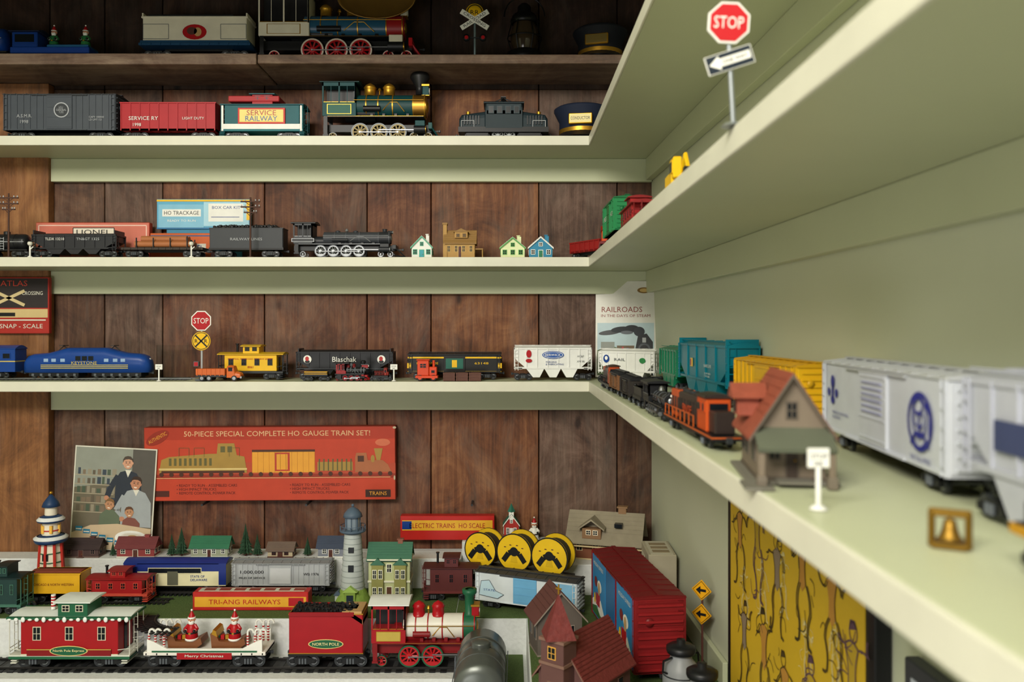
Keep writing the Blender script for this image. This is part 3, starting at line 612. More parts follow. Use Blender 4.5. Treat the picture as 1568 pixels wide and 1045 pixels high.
def lantern(b,k=1):
    K=P('#0e0f10',.35,.4); b.T=b.T@Matrix.Scale(k,4)
    b.lathe((0,0,0),[(0,0),(22,0),(24,6),(21,14),(15,17)],K,26); b.lathe((0,0,17),[(13,0),(16,8),(17,20),(13,32)],P('#33291c',.1),22)
    b.lathe((0,0,49),[(15,0),(17,3),(14,10),(8,14),(8,20),(4,24),(0,24)],K,24)
    for q in range(6):
        a=q*math.pi/3; b.tube([(15*math.cos(a),15*math.sin(a),15),(20*math.cos(a),20*math.sin(a),32),(15*math.cos(a),15*math.sin(a),51)],.8,K,6)
    b.lathe((0,0,32),[(20,-.8),(20.8,0),(20,.8)],K,24)
    b.tube([(24*math.cos(t),0,58+24*math.sin(t)) for t in [math.pi*i/12 for i in range(13)]],.9,K,6)
b=B(); lantern(b,1.35); b.build('railroad_lantern',(U(803,1340),1340,Z1-.8))
b=B(); cap(b,1.4,P('#11141c',.7),'',P('#6b5a2a',.5)); b.build('conductor_cap',(U(918,1345),1336,Z1-.6),rz=-15)
b=B()
b.box(-62,62,-18,18,10,20,BLU,1); b.box(-60,-20,-16,16,20,44,BLU,1); archroof(b,-64,-16,38,44,5,NAVY); b.box(-55,-25,-16.6,-16,28,40,GLS); b.box(-5,60,-17,17,20,24,P('#1f5a86',.4),1)
for x in (-45,-18,18,45): wheel(b,x,-14,6,DRED,rim=GOLD); wheel(b,x,14,6,DRED,rim=GOLD)
santa(b,-2,0,24,1.2,P('#1d6b3c',.5),RED); santa(b,48,0,24,1.2,P('#2b7a45',.5),RED)
b.build('toy_train_with_elves',(U(85,1330),1330,Z1+.2))
car(tank,'toy_tank_car',-48,20,25,80,1330,Z1,36,col=BLU,r=6)
# ---- second shelf
def asmr(b,L,H,W):
    boxcar(b,L,H,W,P('#41474e',.45),P('#2f3337',.45),r=7,ribs=18)
    b.ell(4,H*.62,12,12,-W/2-2.4,LG); b.ell(4,H*.62,10.3,10.3,-W/2-2.6,P('#33373b',.5)); b.text('CENTRAL',4,H*.62,-W/2-2.8,3,LG,16); b.text('NEW\nYORK',4,H*.62,-W/2-2.81,11,P('#8e9295',.5),8)
    b.text('A.S.M.R.',-L*.3,H*.5,-W/2-1.3,5,LG); b.text('1998',-L*.3,H*.38,-W/2-1.3,5,LG); b.text('CAPY 100000\nLD LMT 121',L*.32,H*.45,-W/2-1.3,7,LG)
car(asmr,'boxcar',15,190,138,210,1335,Z2,44)
car(gondola,'gondola_car',191,340,153,210,1335,Z2,42,col=P('#a81f27',.45),r=7,text=[('SERVICE RY',-38,34,6,46,WH),('1998',-48,24,5,None,WH),('LIGHT DUTY',40,34,4,34,WH)])
def svc(b,L,H,W):
    TL=P('#165a61',.5)
    caboose(b,L,H,W,TL,P('#22606a',.5),P('#1d6e75',.5),r=7,end=8,nw=2,stack=False,cupcol=P('#a4262a',.5))
    b.box(-L*.45,L*.45,-W/2-.8,-W/2+1,17,25,WH); b.box(-37,37,-W/2-1.8,-W/2+1,25,50,P('#c9372e',.45),.5); b.box(-34.5,34.5,-W/2-2.2,-W/2,27.5,47.5,P('#e9d77c',.45),.5); b.text('SERVICE',0,42,-W/2-2.4,8,RED,46); b.text('RAILWAY',0,33,-W/2-2.4,8,BLU,50)
    b.box(-L*.4,L*.2,-W/2+2,W/2-2,H-14,H-5,P('#a8262a',.5),1)
    for x in (-L/2+5,L/2-5): b.box(x-1.5,x+1.5,-W/2-.5,-W/2+2,14,H*.72,WH)
car(svc,'red_roof_caboose',343,471,138,210,1335,Z2,44)
car(steam,'steam_locomotive',494,676,100,209,1335,Z2,44,boiler=P('#0c3a3c',.5),cab=P('#0d4447',.55),roof=P('#0f3638',.55),wm=P('#a8966a',.5),rim=P('#55595c',.4,.4),R=14,pilot=P('#0f4a4b',.5),smoke=BRASS,nd=3,cabh=.8,panel=P('#235c4c',.5))
def elec(b,L,H,W):
    G=P('#223036',.55); r=7
    b.box(-L/2+3,L/2-3,-W/2+2,W/2-2,14,22,BLK)
    b.loft([(-L/2+4,W*.3,20,38),(-L/2+8,W*.36,20,44),(-L*.2,W*.4,20,49),(-L*.19,W*.46,20,H-8),(L*.2,W*.46,20,H-8),(L*.21,W*.4,20,49),(L/2-8,W*.36,20,44),(L/2-4,W*.3,20,38)],G,k=5,smooth=False)
    b.box(-L*.19,L*.2,-W*.46,W*.46,40,H-10,G,2); archroof(b,-L*.21,L*.22,W*.98,H-11,6,G)
    for x in (-L*.13,-L*.04,L*.05,L*.14): win(b,x,H-21,7,10,-W*.46,P('#3a4a50',.5),bars=False)
    for x in (-L*.34,L*.33):
        for k in range(6): b.box(x-12+k*4.5,x-10+k*4.5,-W*.4-1,W*.4+1,26,40,DG)
    b.tube([(-L*.1,-6,H-6),(0,-6,H+1),(L*.1,-6,H-6)],.9,DG,6); b.tube([(-L*.1,6,H-6),(0,6,H+1),(L*.1,6,H-6)],.9,DG,6); b.box(-4,4,-12,12,H+.5,H+2,DG)
    for x in (-L*.38,L*.38):
        b.cyl((x,0,42),(x,0,50),3.5,GOLD,n=12)
        b.tube([(x-10,-W*.42,20),(x-10,-W*.42,32),(x+10,-W*.42,32),(x+10,-W*.42,20)],.6,LG,5)
    for x in (-L*.36,-L*.2,L*.2,L*.36):
        for y in (-12,12): wheel(b,x,y,r+1,DG,rim=STEEL)
    for x in (-L*.28,L*.28):
        for y in (-15,15): b.box(x-L*.12,x+L*.12,y-1,y+1,6,14,BLK,.5)
    for x in (-L*.06,L*.06):
        for y in (-12,12): spoke(b,x,y,10,LG,DG)
    coupler(b,L,12)
car(elec,'electric_locomotive',700,842,143,210,1338,Z2,44)
b=B(); cap(b,1.42,P('#161f33',.75)); b.T=Matrix(); b.lathe((0,0,0),[(36,1),(48,0),(49,1.5),(36,9)],BLK,30); b.build('conductor_cap',(U(893,1340)-3,1334,Z2+.5),rz=-8)
b=B(); caboose(b,80,72,34,RED,DRED,WH,r=5); b.build('red_caboose',(190,1205,Z2+.4),rz=-80)
# ---- third shelf
car(tank,'tank_car',-28,50,357,397,DS,Z3+3,32,col=P('#1f2022',.3))
car(hopper,'hopper_car',55,188,360,397,DS,Z3+3,33,col=P('#26272b',.4),load=BLK,text=[('TLDX 13210',-30,28,4,30,WH),('TN&GT 1325',22,28,4,36,LG)])
def pipes(b,L,H,W):
    flatbase(b,L,W,5,P('#38302a',.6),15)
    PT=P('#a5673f',.5)
    for y in (-10,0,10): b.cyl((-L*.33,y,20.5),(L*.33,y,20.5),5,PT,n=18); b.cyl((-L*.335,y,20.5),(L*.335,y,20.5),3.6,BRN,n=14)
    for y in (-5,5): b.cyl((-L*.27,y,29),(L*.27,y,29),5,PT,n=18)
    for x in (-L*.3,-L*.1,L*.1,L*.3):
        for y in (-W/2,W/2): b.box(x-.8,x+.8,y-.8,y+.8,14,30,BLK)
car(pipes,'pipe_load_flatcar',190,318,360,397,DS,Z3+3,32)
car(tender,'locomotive_tender',322,441,346,395,DS,Z3+3,32,col=P('#34373b',.45),r=5,text=[('RAILWAY LINES',0,28,4,50,LG)])
car(steam,'steam_locomotive',449,620,336,395,DS,Z3+3,34,boiler=P('#3a3d42',.42),cab=P('#303338',.42),roof=DG,wm=P('#8c8f92',.35,.7),rim=P('#55585c',.35,.6),R=9.5,nd=4,stack='short',dome=P('#3a3d42',.4),smoke=P('#2a2c30',.4),band=P('#4a4d52',.4),trim=P('#8c8f92',.4,.5),pilot=DG,frame=P('#24262a',.4),cabw=.17,cabh=.86)
def carton(name,u0,u1,vt,vb,d,z,dep,face,side,fn,rx=0,rz=0,ry=0):
    b=B(); w=(u1-u0)*d/F; h=(vb-vt)*d/F
    b.box(-w/2,w/2,0,dep,0,h,side,.6); b.box(-w/2+1,w/2-1,-.4,0,1,h-1,face); fn(b,w,h); return b.build(name,(U((u0+u1)/2,d),d,z),rx=rx,rz=rz,ry=ry)
def f1(b,w,h):
    b.box(-w*.17,w*.19,-.8,0,h*.64,h*.86,P('#e8dfcf',.5)); b.stroke([(-w*.17,h*.64),(w*.19,h*.64),(w*.19,h*.86),(-w*.17,h*.86),(-w*.17,h*.64)],1.2,-.9,BLK); b.text('LIONEL',w*.01,h*.75,-1,h*.13,BLK,w*.3)
    b.stroke([(-w/2+5,h-5),(w/2-5,h-5),(w/2-5,6),(-w/2+5,6),(-w/2+5,h-5)],1.4,-.6,P('#e9cdbd',.5))
carton('train_set_box',55,229,335,395,1372,Z3+.3,12,P('#c8705e',.5),P('#b9452f',.5),f1)
def f2(b,w,h): b.box(-w*.02,w*.42,-.8,0,h*.3,h*.62,WHC); b.text('LIONEL',w*.2,h*.46,-1,h*.22,BLU,w*.36); b.box(-w/2+1,w/2-1,-.5,0,h*.88,h*.92,P('#2d5a8e',.5))
carton('orange_train_box',230,323,351,394,1362,Z3+.3,18,P('#c9602c',.5),P('#b8541f',.5),f2)
b=B(); w=(384-240)*1382/F; h=V(305,1382)-V(351,1382); hb=V(351,1382)-Z3-.3
b.box(-w/2,w/2,-3,1.5,hb,hb+h,P('#5fa7c7',.45),.5); b.box(-w*.4,w*.4,-1,1.5,0,hb,P('#3f86a8',.5)); b.T=Matrix.Translation((0,-3,hb))
b.box(-w*.48,0,-.7,0,h*.05,h*.82,P('#7fb8d2',.45)); b.box(0,w*.48,-.7,0,h*.1,h*.9,P('#a4cfe0',.45)); b.box(w*.05,w*.42,-.9,0,h*.25,h*.85,WH)
b.box(-w*.44,-w*.03,-.9,0,h*.42,h*.66,WH); b.text('HO TRACKAGE',-w*.235,h*.54,-1,h*.13,BLK,w*.37); b.text('READY TO RUN',-w*.235,h*.28,-1,h*.07,WH,w*.3); b.text('BOX CAR KIT',w*.24,h*.72,-1,h*.1,BLU,w*.3)
b.box(-w/2,w/2,-.8,0,h*.92,h*.98,YEL); b.box(-w/2,w/2,-.8,0,0,h*.05,P('#2d6f9e',.5)); b.stroke([(w*.08,h*.4),(w*.38,h*.4)],1,-1,BLU); b.box(w*.455,w*.49,-1,0,h*.3,h*.9,YEL)
b.build('blue_train_box',(U(312,1382),1385.5,Z3+.3))
b=B(); tpole(b,V(297,1300)-Z3); b.build('telegraph_pole',(U(15,1300),1297,Z3+.4))
b=B(); tpole(b,V(303,1297)-Z3); b.build('telegraph_pole',(U(384,1297),1295,Z3+.4))
def lamp(b,h):
    b.cyl((0,0,0),(0,0,2),4,WH,r2=3); b.cyl((0,0,0),(0,0,h*.65),1.3,WH,n=8); b.sph((0,0,h*.8),3.8,P('#d8d6c8',.2)); b.cyl((0,0,h*.9),(0,0,h),3,BLK,r2=.8,n=10); b.tube([(0,0,h*.45),(5,0,h*.62)],.8,WH,6)
for u in (46,293): b=B(); lamp(b,27); b.build('toy_street_lamp',(U(u,1294),1294,Z3+.4))
TURQ=P('#2b99a8',.4)
def cot(u0,u1,vt,wall,roof,trim,door,nw,name='toy_cottage'):
    d=1325; w=(u1-u0)*d/F-4; h=(393-vt)*d/F; b=B(); house(b,w,26,h*.5,h*.45,wall,roof,'y',nw,1,trim,door,ov=2,chim=wall,ws=5); b.box(w*.2,w*.36,-8,-2,h*.6,h*1.02,wall,.3); b.build(name,(U((u0+u1)/2,d),d,Z3+.3))
cot(630,664,358,WH,P('#c9cfc9',.6),P('#3aa07c',.4),TURQ,3)
cot(765,805,360,P('#dfe6b4',.5),P('#d7dccd',.6),P('#4f9d4a',.4),None,3)
cot(808,847,359,P('#2f84a8',.5),P('#dde2de',.6),WH,P('#2c7a58',.5),3)
b=B(); TW=P('#b08a4e',.6); TW2=P('#927040',.6)
house(b,46,30,26,18,TW,TW2,'x',4,1,P('#c4a263',.6),BRN,ov=3,chim=None); b.box(-27,-21,-6,6,0,56,TW,.3); b.box(-28,-20,-7,7,54,57,TW2)
b.box(-8,12,-16,-2,32,41,TW); b.prism([(-10,41),(2,47),(14,41)],-17,0,TW2,'y'); win(b,-3,36,4,4,-16,TW2); win(b,7,36,4,4,-16,TW2)
b.box(22,36,-12,12,14,16,TW2)
for y in (-11,11): b.cyl((35,y,0),(35,y,14),.8,TW,n=6)
b.box(20,36,-12,12,0,2,TW); b.box(-26,-20,-17,-15,0,20,TW)
b.build('toy_farmhouse',(U(705,1325),1325,Z3+.3))
carL(gondola,'toy_crane_car',(104,1320),(146,1250),24,Z3+.5,22,col=P('#8e1f1d',.5),r=3,n=7)
def crane(b,L,H,W):
    flatbase(b,L,W,4,DRED,12); b.box(-16,8,-9,9,13,30,ORG,1); b.prism([(-18,30),(-4,38),(10,30)],-10,10,P('#962615',.5),'y'); b.tube([(6,0,16),(26,0,46)],1.5,ORG,6); b.tube([(-6,0,36),(26,0,46)],.5,BLK,5); b.tube([(26,0,46),(26,0,24)],.4,BLK,4); b.sph((26,0,23),2,BLK)
carL(crane,'toy_crane_wagon',(146,1245),(139,1165),48,Z3+.5,24)
carL(boxcar,'green_boxcar',(146,1150),(148,1042),57,Z3+.5,32,col=P('#1f7a46',.4),roof=P('#176338',.4),r=6,text=[('EXPRESS',-34,36,6,34,WH),('41288',34,36,6,28,WH)])
carL(caboose,'red_caboose',(150,1025),(151,925),43,Z3+.5,28,col=P('#9b1f22',.4),roof=P('#7d1a1c',.4),trim=DRED)
def excav(b,L,H,W):
    b.box(-L/2+4,L/2-10,-W/2,W/2,3,10,BLK,2); b.box(-L*.4,L*.05,-W*.42,W*.42,10,H*.72,YEL,1.5); b.box(-L*.1,L*.14,-W*.4,-W*.02,H*.5,H,YEL,1); win(b,L*.02,H*.78,L*.14,H*.24,-W*.4,YEL,bars=False)
    b.tube([(L*.05,0,H*.5),(L*.3,0,H*.98),(L*.46,0,H*.6)],1.8,YEL,6); b.prism([(L*.42,H*.6),(L*.5,H*.62),(L*.5,H*.4),(L*.42,H*.3)],-4,4,BLK,'y')
    for k in range(5): wheel(b,-L*.38+k*L*.16,-W/2-.5,4,DG,rim=YEL); wheel(b,-L*.38+k*L*.16,W/2+.5,4,DG,rim=YEL)
carL(excav,'yellow_toy_excavator',(150,768),(148,688),37,Z3+.5,20)
b=B(); zs=lambda v: V(v,452)-Z3
SM=P('#8f9598',.4,.5)
b.cyl((0,0,0),(0,0,1.5),7,SM,r2=5); b.T=Matrix.Rotation(math.radians(-3),4,'Y'); b.cyl((0,0,0),(0,0,60),1.5,SM,n=10)
r=11.2; b.T=Matrix.Translation((-3,-2,zs(30)))@Matrix.Rotation(math.radians(4),4,'Y'); b.prism(octo(r*1.08),-.6,.6,WH,'y'); b.prism(octo(r*.97),-1,0,P('#b81f26',.35),'y'); b.text('STOP',0,0,-1.2,6.6,WH,16)
b.T=Matrix.Translation((-2.5,-2,zs(88)))@Matrix.Rotation(math.radians(-17),4,'Y'); b.box(-13,13,-.5,.5,-5.2,5.2,WH,.2); b.box(-12.5,12.5,-.6,.5,-4.8,4.8,P('#1d2733',.4)); b.pg([(-11.5,0),(-5.5,4),(-5.5,2.2),(11.5,2.2),(11.5,-2.2),(-5.5,-2.2),(-5.5,-4)],-.9,WH); b.text('ONE WAY',2.8,0,-1.1,2.3,BLK,14)
b.build('stop_sign',(U(1115,452)+5,452+8,Z3+.5),rz=-4)
# ---- fourth shelf
def blueloco(b,L,H,W,txt='LIGHTNING'):
    BB=P('#163f88',.35); r=5; ST=P('#c9b45c',.4)
    secs=[(-L/2+1,W*.22,12,22),(-L/2+3,W*.33,9,29),(-L/2+8,W*.41,9,35),(-L/2+16,W*.46,9,38),(-L*.3,W*.5,9,40),(-L*.15,W*.5,9,H-5),(L*.15,W*.5,9,H-5),(L*.3,W*.5,9,40),(L/2-16,W*.46,9,38),(L/2-8,W*.41,9,35),(L/2-3,W*.33,9,29),(L/2-1,W*.22,12,22)]
    b.loft(secs,BB,k=6)
    for s_ in (-1,1):
        y=s_*W/2
        for z in (16,18.5,21): a,c=sorted((y*.9,y*1.03)); b.box(-L*.34,L*.34,a,c,z-.5,z+.5,ST)
        for x in (-L*.05,0,L*.05): b.box(x-4,x+4,min(y*.9,y*1.02),max(y*.9,y*1.02),28,35,GLS)
        for x in (-L*.3,-L*.24,-L*.17,L*.17,L*.24,L*.3): b.box(x-3.5,x+3.5,min(y*.9,y*1.01),max(y*.9,y*1.01),26,31,P('#8fa9c8',.3))
    b.text(txt,0,24.5,-W/2-.9,4.6,ST,40)
    for x in (-L*.2,L*.2): b.tube([(x-9,0,H-10),(x,0,H-2),(x+9,0,H-10)],.7,DG,6); b.box(x-3,x+3,-9,9,H-2,H-1,DG)
    for s_ in (-1,1): b.cyl((s_*(L*.46),0,29),(s_*(L*.485),0,29),2.4,WH)
    for s_ in (-1,1):
        for k in range(6): wheel(b,s_*(L*.08+k*L*.065),-10,r,DG,rim=STEEL); wheel(b,s_*(L*.08+k*L*.065),10,r,DG,rim=STEEL)
        a,c=sorted((s_*L*.05,s_*L*.44)); b.box(a,c,-W/2+2,-W/2+3.5,3,11,BLK,.5); b.box(a,c,W/2-3.5,W/2-2,3,11,BLK,.5)
        for k in range(6): b.box(s_*(L*.08+k*L*.065)-2,s_*(L*.08+k*L*.065)+2,-W/2+.6,-W/2+3,3.5,7.5,GR,.4)
    coupler(b,L,8)
car(blueloco,'blue_electric_locomotive',40,234,526,577,DS,Z4+3,32,txt='KEYSTONE')
car(passenger,'blue_passenger_car',-150,34,527,577,DS,Z4+3,32,col=P('#163f88',.35),streak=P('#c9b45c',.4),nw=9)
b=B(); A=glassm(); b.box(-28,28,0,3,0,54,A,.5); b.box(-28,28,-14,0,0,2,A); b.build('acrylic_stand',(U(258,1352),1372,Z4+.5))
b=B(); b.box(-8,8,-8,8,0,3,GR,.6); b.cyl((0,0,0),(0,0,104),1.6,LG,n=10)
b.T=Matrix.Translation((0,0,V(492,1300)-Z4)); b.prism(octo(16.5),-3,-1.8,WH,'y'); b.prism(octo(14.8),-3.4,-2,RED,'y'); b.text('STOP',0,0,-3.6,8.5,WH,23)
b.T=Matrix.Translation((0,0,V(523,1300)-Z4)); b.lathe((0,0,0),[(0,-3),(14.5,-3),(14.5,-2),(0,-2)],YEL,28,'y',False); b.lathe((0,-3.1,0),[(12.4,0),(13.4,0)],BLK,28,'y',False)
for a in (45,-45):
    b.T=Matrix.Translation((0,0,V(523,1300)-Z4))@Matrix.Rotation(math.radians(a),4,'Y'); b.box(-12.5,12.5,-3.5,-3,-1.1,1.1,BLK)
b.T=Matrix.Translation((0,0,V(523,1300)-Z4)); b.text('R',-7.5,0,-3.6,6,BLK); b.text('R',7.5,0,-3.6,6,BLK)
b.T=Matrix(); b.box(-12,-4,-3,3,22,30,GR,.4); b.box(-11,-5,-3.3,-3,23,29,RED)
b.build('railroad_stop_sign',(U(308,1300),1303,Z4+.5))
for u in (243,603): b=B(); whitesign(b,26); b.build('toy_sign_post',(U(u,1292),1293,Z4+.5))
def ttruck(b,L,H,W):
    OG=P('#c8622a',.4)
    b.box(-L/2,L*.18,-W/2,W/2,6,9,DG); b.box(-L/2,L*.16,-W/2,W/2,9,H*.78,OG,.6)
    for k in range(7): x=-L*.46+k*L*.1; b.box(x-.6,x+.6,-W/2-.7,W/2+.7,8,H*.78,OG)
    b.loft([(L*.19,W*.46,5,H*.95),(L*.24,W*.48,5,H),(L*.34,W*.48,5,H*.95),(L*.38,W*.46,5,H*.6),(L*.48,W*.42,5,H*.52),(L*.5,W*.38,5,H*.4)],OG,k=4,smooth=False)
    for y in (-W*.49,W*.49): b.box(L*.23,L*.32,y-.2,y+.2,H*.62,H*.86,GLS)
    for x in (-L*.36,-L*.2,L*.36):
        for y in (-W*.44,W*.44): wheel(b,x,y,4.2,BLK,t=3,rim=STEEL)
    b.box(L*.48,L*.52,-W*.4,W*.4,4,7,STEEL)
car(ttruck,'toy_truck',303,371,562,586,1300,Z4+.5,20)
YC=P('#e3b318',.4)
car(caboose,'yellow_caboose',337,439,527,580,1340,Z4+.5,32,col=YC,roof=P('#c9a11a',.4),trim=P('#3b3620',.5),r=5,nw=4,end=12,fr=DG,text=[('CENTRAL RAILROAD OF NEW JERSEY',0,32.5,2.6,72,RED),('8061',0,20,3.5,None,RED)])
def bl(b,L,H,W):
    hopper(b,L,H,W,P('#191b1e',.35),load=BLK,n=10); b.text('Blaschak',0,H*.68,-W/2-.9,8,WH,38)
    for x in (-L*.37,L*.37): b.ell(x,H*.68,6.5,6.5,-W/2-.8,WH); b.ell(x-.5,H*.7,3,3.6,-W/2-1,P('#b03030',.5)); b.ell(x,H*.6,4,2.5,-W/2-.95,BLK)
    b.box(-L/2+4,L/2-4,-W/2-.5,-W/2,H*.36,H*.37,GR)
car(bl,'coal_hopper_car',455,606,536,581,1345,Z4+.5,33)
car(steam,'toy_steam_locomotive',512,566,554,585,1303,Z4+.5,17,boiler=BLK,cab=P('#8e1f22',.4),roof=BLK,wm=RED,rim=BLK,nd=3,pilot=P('#a11f22',.4),dome=DRED,band=GR,trim=GR,stack='balloon')
car(tender,'toy_locomotive_tender',464,506,565,584,1303,Z4+.5,16,col=BLK,r=3,trim=GOLD,coal=False)
car(diesel,'toy_diesel_locomotive',571,597,565,584,1303,Z4+.5,15,col=P('#8e2a20',.4),stripe=BLK,r=3)
def bbox_(b,L,H,W):
    KB=P('#1d1d1c',.35); boxcar(b,L,H,W,KB,KB,ribs=1); b.box(-L/2+2.5,L/2-2.5,-W/2-.4,-W/2,H-9.5,H-7,YEL); b.box(-L/2+2.5,L/2-2.5,-W/2-.4,-W/2,12,13.2,YEL)
    for x in (-L*.47,L*.47): b.box(x-3,x+3,-W/2-.7,-W/2,18,26,YEL)
    b.box(-L*.09,L*.09,-W/2-2.2,-W/2,H*.4,H*.78,P('#1e5f50',.4)); b.box(-4,4,-W/2-2.4,-W/2,H*.45,H*.72,YEL); b.text('RIO GRANDE',-L*.28,H*.6,-W/2-.6,3.4,YEL,34); b.text('63148',L*.28,H*.6,-W/2-.6,3.4,YEL,22)
car(bbox_,'black_boxcar',624,770,539,580,1345,Z4+.5,33)
def oeng(b,L,H,W):
    O=P('#cf4420',.4); b.box(-L/2,L/2,-W/2,W/2,4,8,O,.5); b.box(-L*.42,L*.1,-W*.4,W*.4,8,H,O,1); b.box(L*.1,L*.45,-W*.32,W*.32,8,H*.68,O,1); b.box(-L*.46,L*.14,-W*.48,W*.48,H,H+1.6,O,.4)
    b.cyl((L*.3,0,H*.65),(L*.3,0,H),2,O); win(b,-L*.16,H*.74,9,6,-W*.4,O,bars=True); win(b,L*.28,H*.45,5,4,-W*.32,O,bars=False)
    for x in (-L*.3,L*.3):
        for y in (-W*.42,W*.42): wheel(b,x,y,4.5,BLK,rim=O)
car(oeng,'toy_switcher_engine',637,671,553,584,1303,Z4+.5,20)
b=B()
CB=P('#5b3a30',.6)
for i in range(3):
    x=-20+i*20; b.box(x-9,x+9,-9,9,0,13,CB,.4)
    for z in (1.5,6.5,11.5): b.box(x-9.4,x+9.4,-9.6,9.6,z-1.1,z+1.1,CB)
    for q in (-8,8): b.box(x+q-1,x+q+1,-10,10,0,13,CB)
b.build('toy_crates',(U(708,1303),1303,Z4+.5))
def hop1(b,L,H,W):
    hopper(b,L,H,W,P('#e2e3df',.4),n=8)
    b.ell(L*.0,H*.74,17,6,-W/2-.9,P('#1d4fa0',.4)); b.ell(0,H*.74,15.5,5,-W/2-1,WH); b.ell(0,H*.74,14.6,4.3,-W/2-1.1,P('#1d4fa0',.4)); b.text('BERWICK',0,H*.74,-W/2-1.2,4,WH,24)
    b.ell(-L*.3,H*.77,4,6,-W/2-.9,RED); b.ell(-L*.3,H*.57,5,3,-W/2-.9,RED); b.text('FORGING\n& FABRICATING',L*.02,H*.5,-W/2-.9,6,BLU,28); b.text('AC&F',L*.34,H*.7,-W/2-.9,3,GR); b.text('XM 98',L*.34,H*.55,-W/2-.9,3,GR)
car(hop1,'covered_hopper_car',785,907,528,580,1325,Z4+.5,33)
def hop2(b,L,H,W):
    hopper(b,L,H,W,P('#e2e3df',.4),n=7); b.ell(-L*.33,H*.72,5,6,-W/2-.9,BLU); b.ell(-L*.33,H*.74,2.5,3,-W/2-1,WH); b.ell(L*.28,H*.68,5,4,-W/2-.9,P('#2e7d46',.4)); b.text('RAIL',-L*.1,H*.7,-W/2-.9,4,GR,18)
carL(hop2,'covered_hopper_car',(142,1280),(222,1226),50,Z4+.5,32)
carL(hopper,'green_covered_hopper_car',(231,1198),(231,1070),56,Z4+.5,32,col=P('#1f7d5a',.35),n=7)
def hop3(b,L,H,W):
    hopper(b,L,H,W,P('#067486',.35),n=6); b.box(-L*.2,-L*.2+9,-W/2-.9,-W/2,H*.55,H*.7,P('#d9b04a',.4)); b.box(-L*.2+1,-L*.2+5,-W/2-1.1,-W/2,H*.57,H*.68,RED); b.text('NAHX 5190',L*.15,H*.6,-W/2-1,3.6,WH,30); b.text('LD LMT 198700\nLT WT 61300',L*.15,H*.45,-W/2-1,5,WH,26)
carL(hop3,'teal_covered_hopper_car',(231,1062),(236,838),66,Z4+.5,33)
carL(boxcar,'yellow_refrigerator_car',(238,825),(238,640),54,Z4+.5,32,col=P('#e0b01c',.4),roof=P('#cf9f1a',.4),door=P('#d8a818',.4))
def wbox(b,L,H,W):
    C=P('#c3c7d0',.4); LB=P('#2a2f8a',.4); boxcar(b,L,H,W,C,P('#b9bcc0',.4),ribs=2)
    y=-W/2-1
    for (x,z,rx,rz) in ((-L*.38,H*.74,4,4.5),(-L*.42,H*.62,3,3),(-L*.34,H*.62,3,3),(-L*.38,H*.54,4,3),(-L*.38,H*.64,2,6)): b.ell(x,z,rx,rz,y,LB)
    b.text('MAINE & NORTHERN\nRAILROAD',-L*.3,H*.38,y,5,LB,34)
    for i in range(6): b.box(-L*.08,L*.08,-W/2-2.4,-W/2,H*.8-i*3.4,H*.8-i*3.4+.9,P('#9a9dbe',.5))
    yy=-W/2-1.15; x=L*.33; z=H*.56
    b.ring(x,z,15,14,2.2,yy,LB); b.ring(x,z+2,9,10,1.4,yy-.1,LB,n=14); b.ring(x-2,z+8,6,4,1.6,yy-.15,LB); b.ring(x+3,z+1,3,3,1,yy-.2,LB); b.ring(x-4,z+1,3,3,1,yy-.2,LB); b.ell(x,z-3,2,1.5,yy-.2,LB); b.ring(x,z-7,8,6,1.6,yy-.2,LB,3.4,6); b.stroke([(x-11,z-12),(x-5,z-6),(x+5,z-6),(x+12,z-12)],2,yy-.2,LB); b.stroke([(x+8,z+10),(x+14,z+4),(x+13,z-6)],2.6,yy-.2,LB)
    b.text('THE TALL PINES',x,H*.25,y,2.5,LB,26)
carL(wbox,'white_boxcar',(239,590),(219,380),60,Z4+.5,34)
def hop4(b,L,H,W): hopper(b,L,H,W,P('#aeb1bd',.4),n=8); b.box(-L*.3,-L*.1,-W/2-.9,-W/2,H*.5,H*.7,P('#3c4468',.5))
carL(hop4,'gray_covered_hopper_car',(214,366),(205,215),62,Z4+.5,33)
carL(diesel,'orange_switcher_locomotive',(136,1165),(138,1078),33,Z4+.5,18,col=P('#a8431e',.4),hood=P('#3a2a20',.4),stripe=BLK,r=3.2)
carL(boxcar,'brown_toy_boxcar',(138,1068),(140,990),29,Z4+.5,18,col=P('#6e4a2c',.5),roof=BLK,r=3.2,ribs=6)
carL(boxcar,'black_toy_boxcar',(140,982),(141,905),28,Z4+.5,18,col=P('#26221e',.5),roof=BLK,r=3.2,ribs=6)
carL(tender,'toy_locomotive_tender',(141,897),(141,838),25,Z4+.5,18,col=P('#1c1a1a',.4),r=3.4,coal=False)
carL(steam,'toy_steam_locomotive',(141,828),(141,715),34,Z4+.5,20,boiler=BLK,cab=BLK,roof=BLK,wm=DG,rim=STEEL,nd=4,dome=BLK,band=GR,trim=STEEL,pilot=BLK,stack='short')
carL(diesel,'orange_diesel_locomotive',(141,706),(142,540),35,Z4+.5,21,col=P('#b24618',.4),hood=P('#2c2320',.4),frame=BLK,stripe=P('#b8551f',.4),r=4,text=[('BNSF',-8,20,6,30,ORG)],flip=False)
b=B(); SW=P('#75695a',.7); SRf=P('#8b4634',.65,0,.25,120,.4)
house(b,34,60,30,26,SW,SRf,'y',2,1,P('#5b5247',.6),P('#3c322b',.6),ov=5,base=P('#6d6a60',.8),chim=None)
b.box(-9,9,-43,-30,1.6,3,P('#6d6a60',.8)); b.prism([(-46,18),(-30,27),(-30,29),(-47,20)],-19,19,P('#5c6152',.6),'x')
for x in (-17,17): b.box(x-1.6,x+1.6,-45,-42,0,19,SW,.3); b.box(x-2.4,x+2.4,-46,-41,0,6,P('#6f665a',.6),.3)
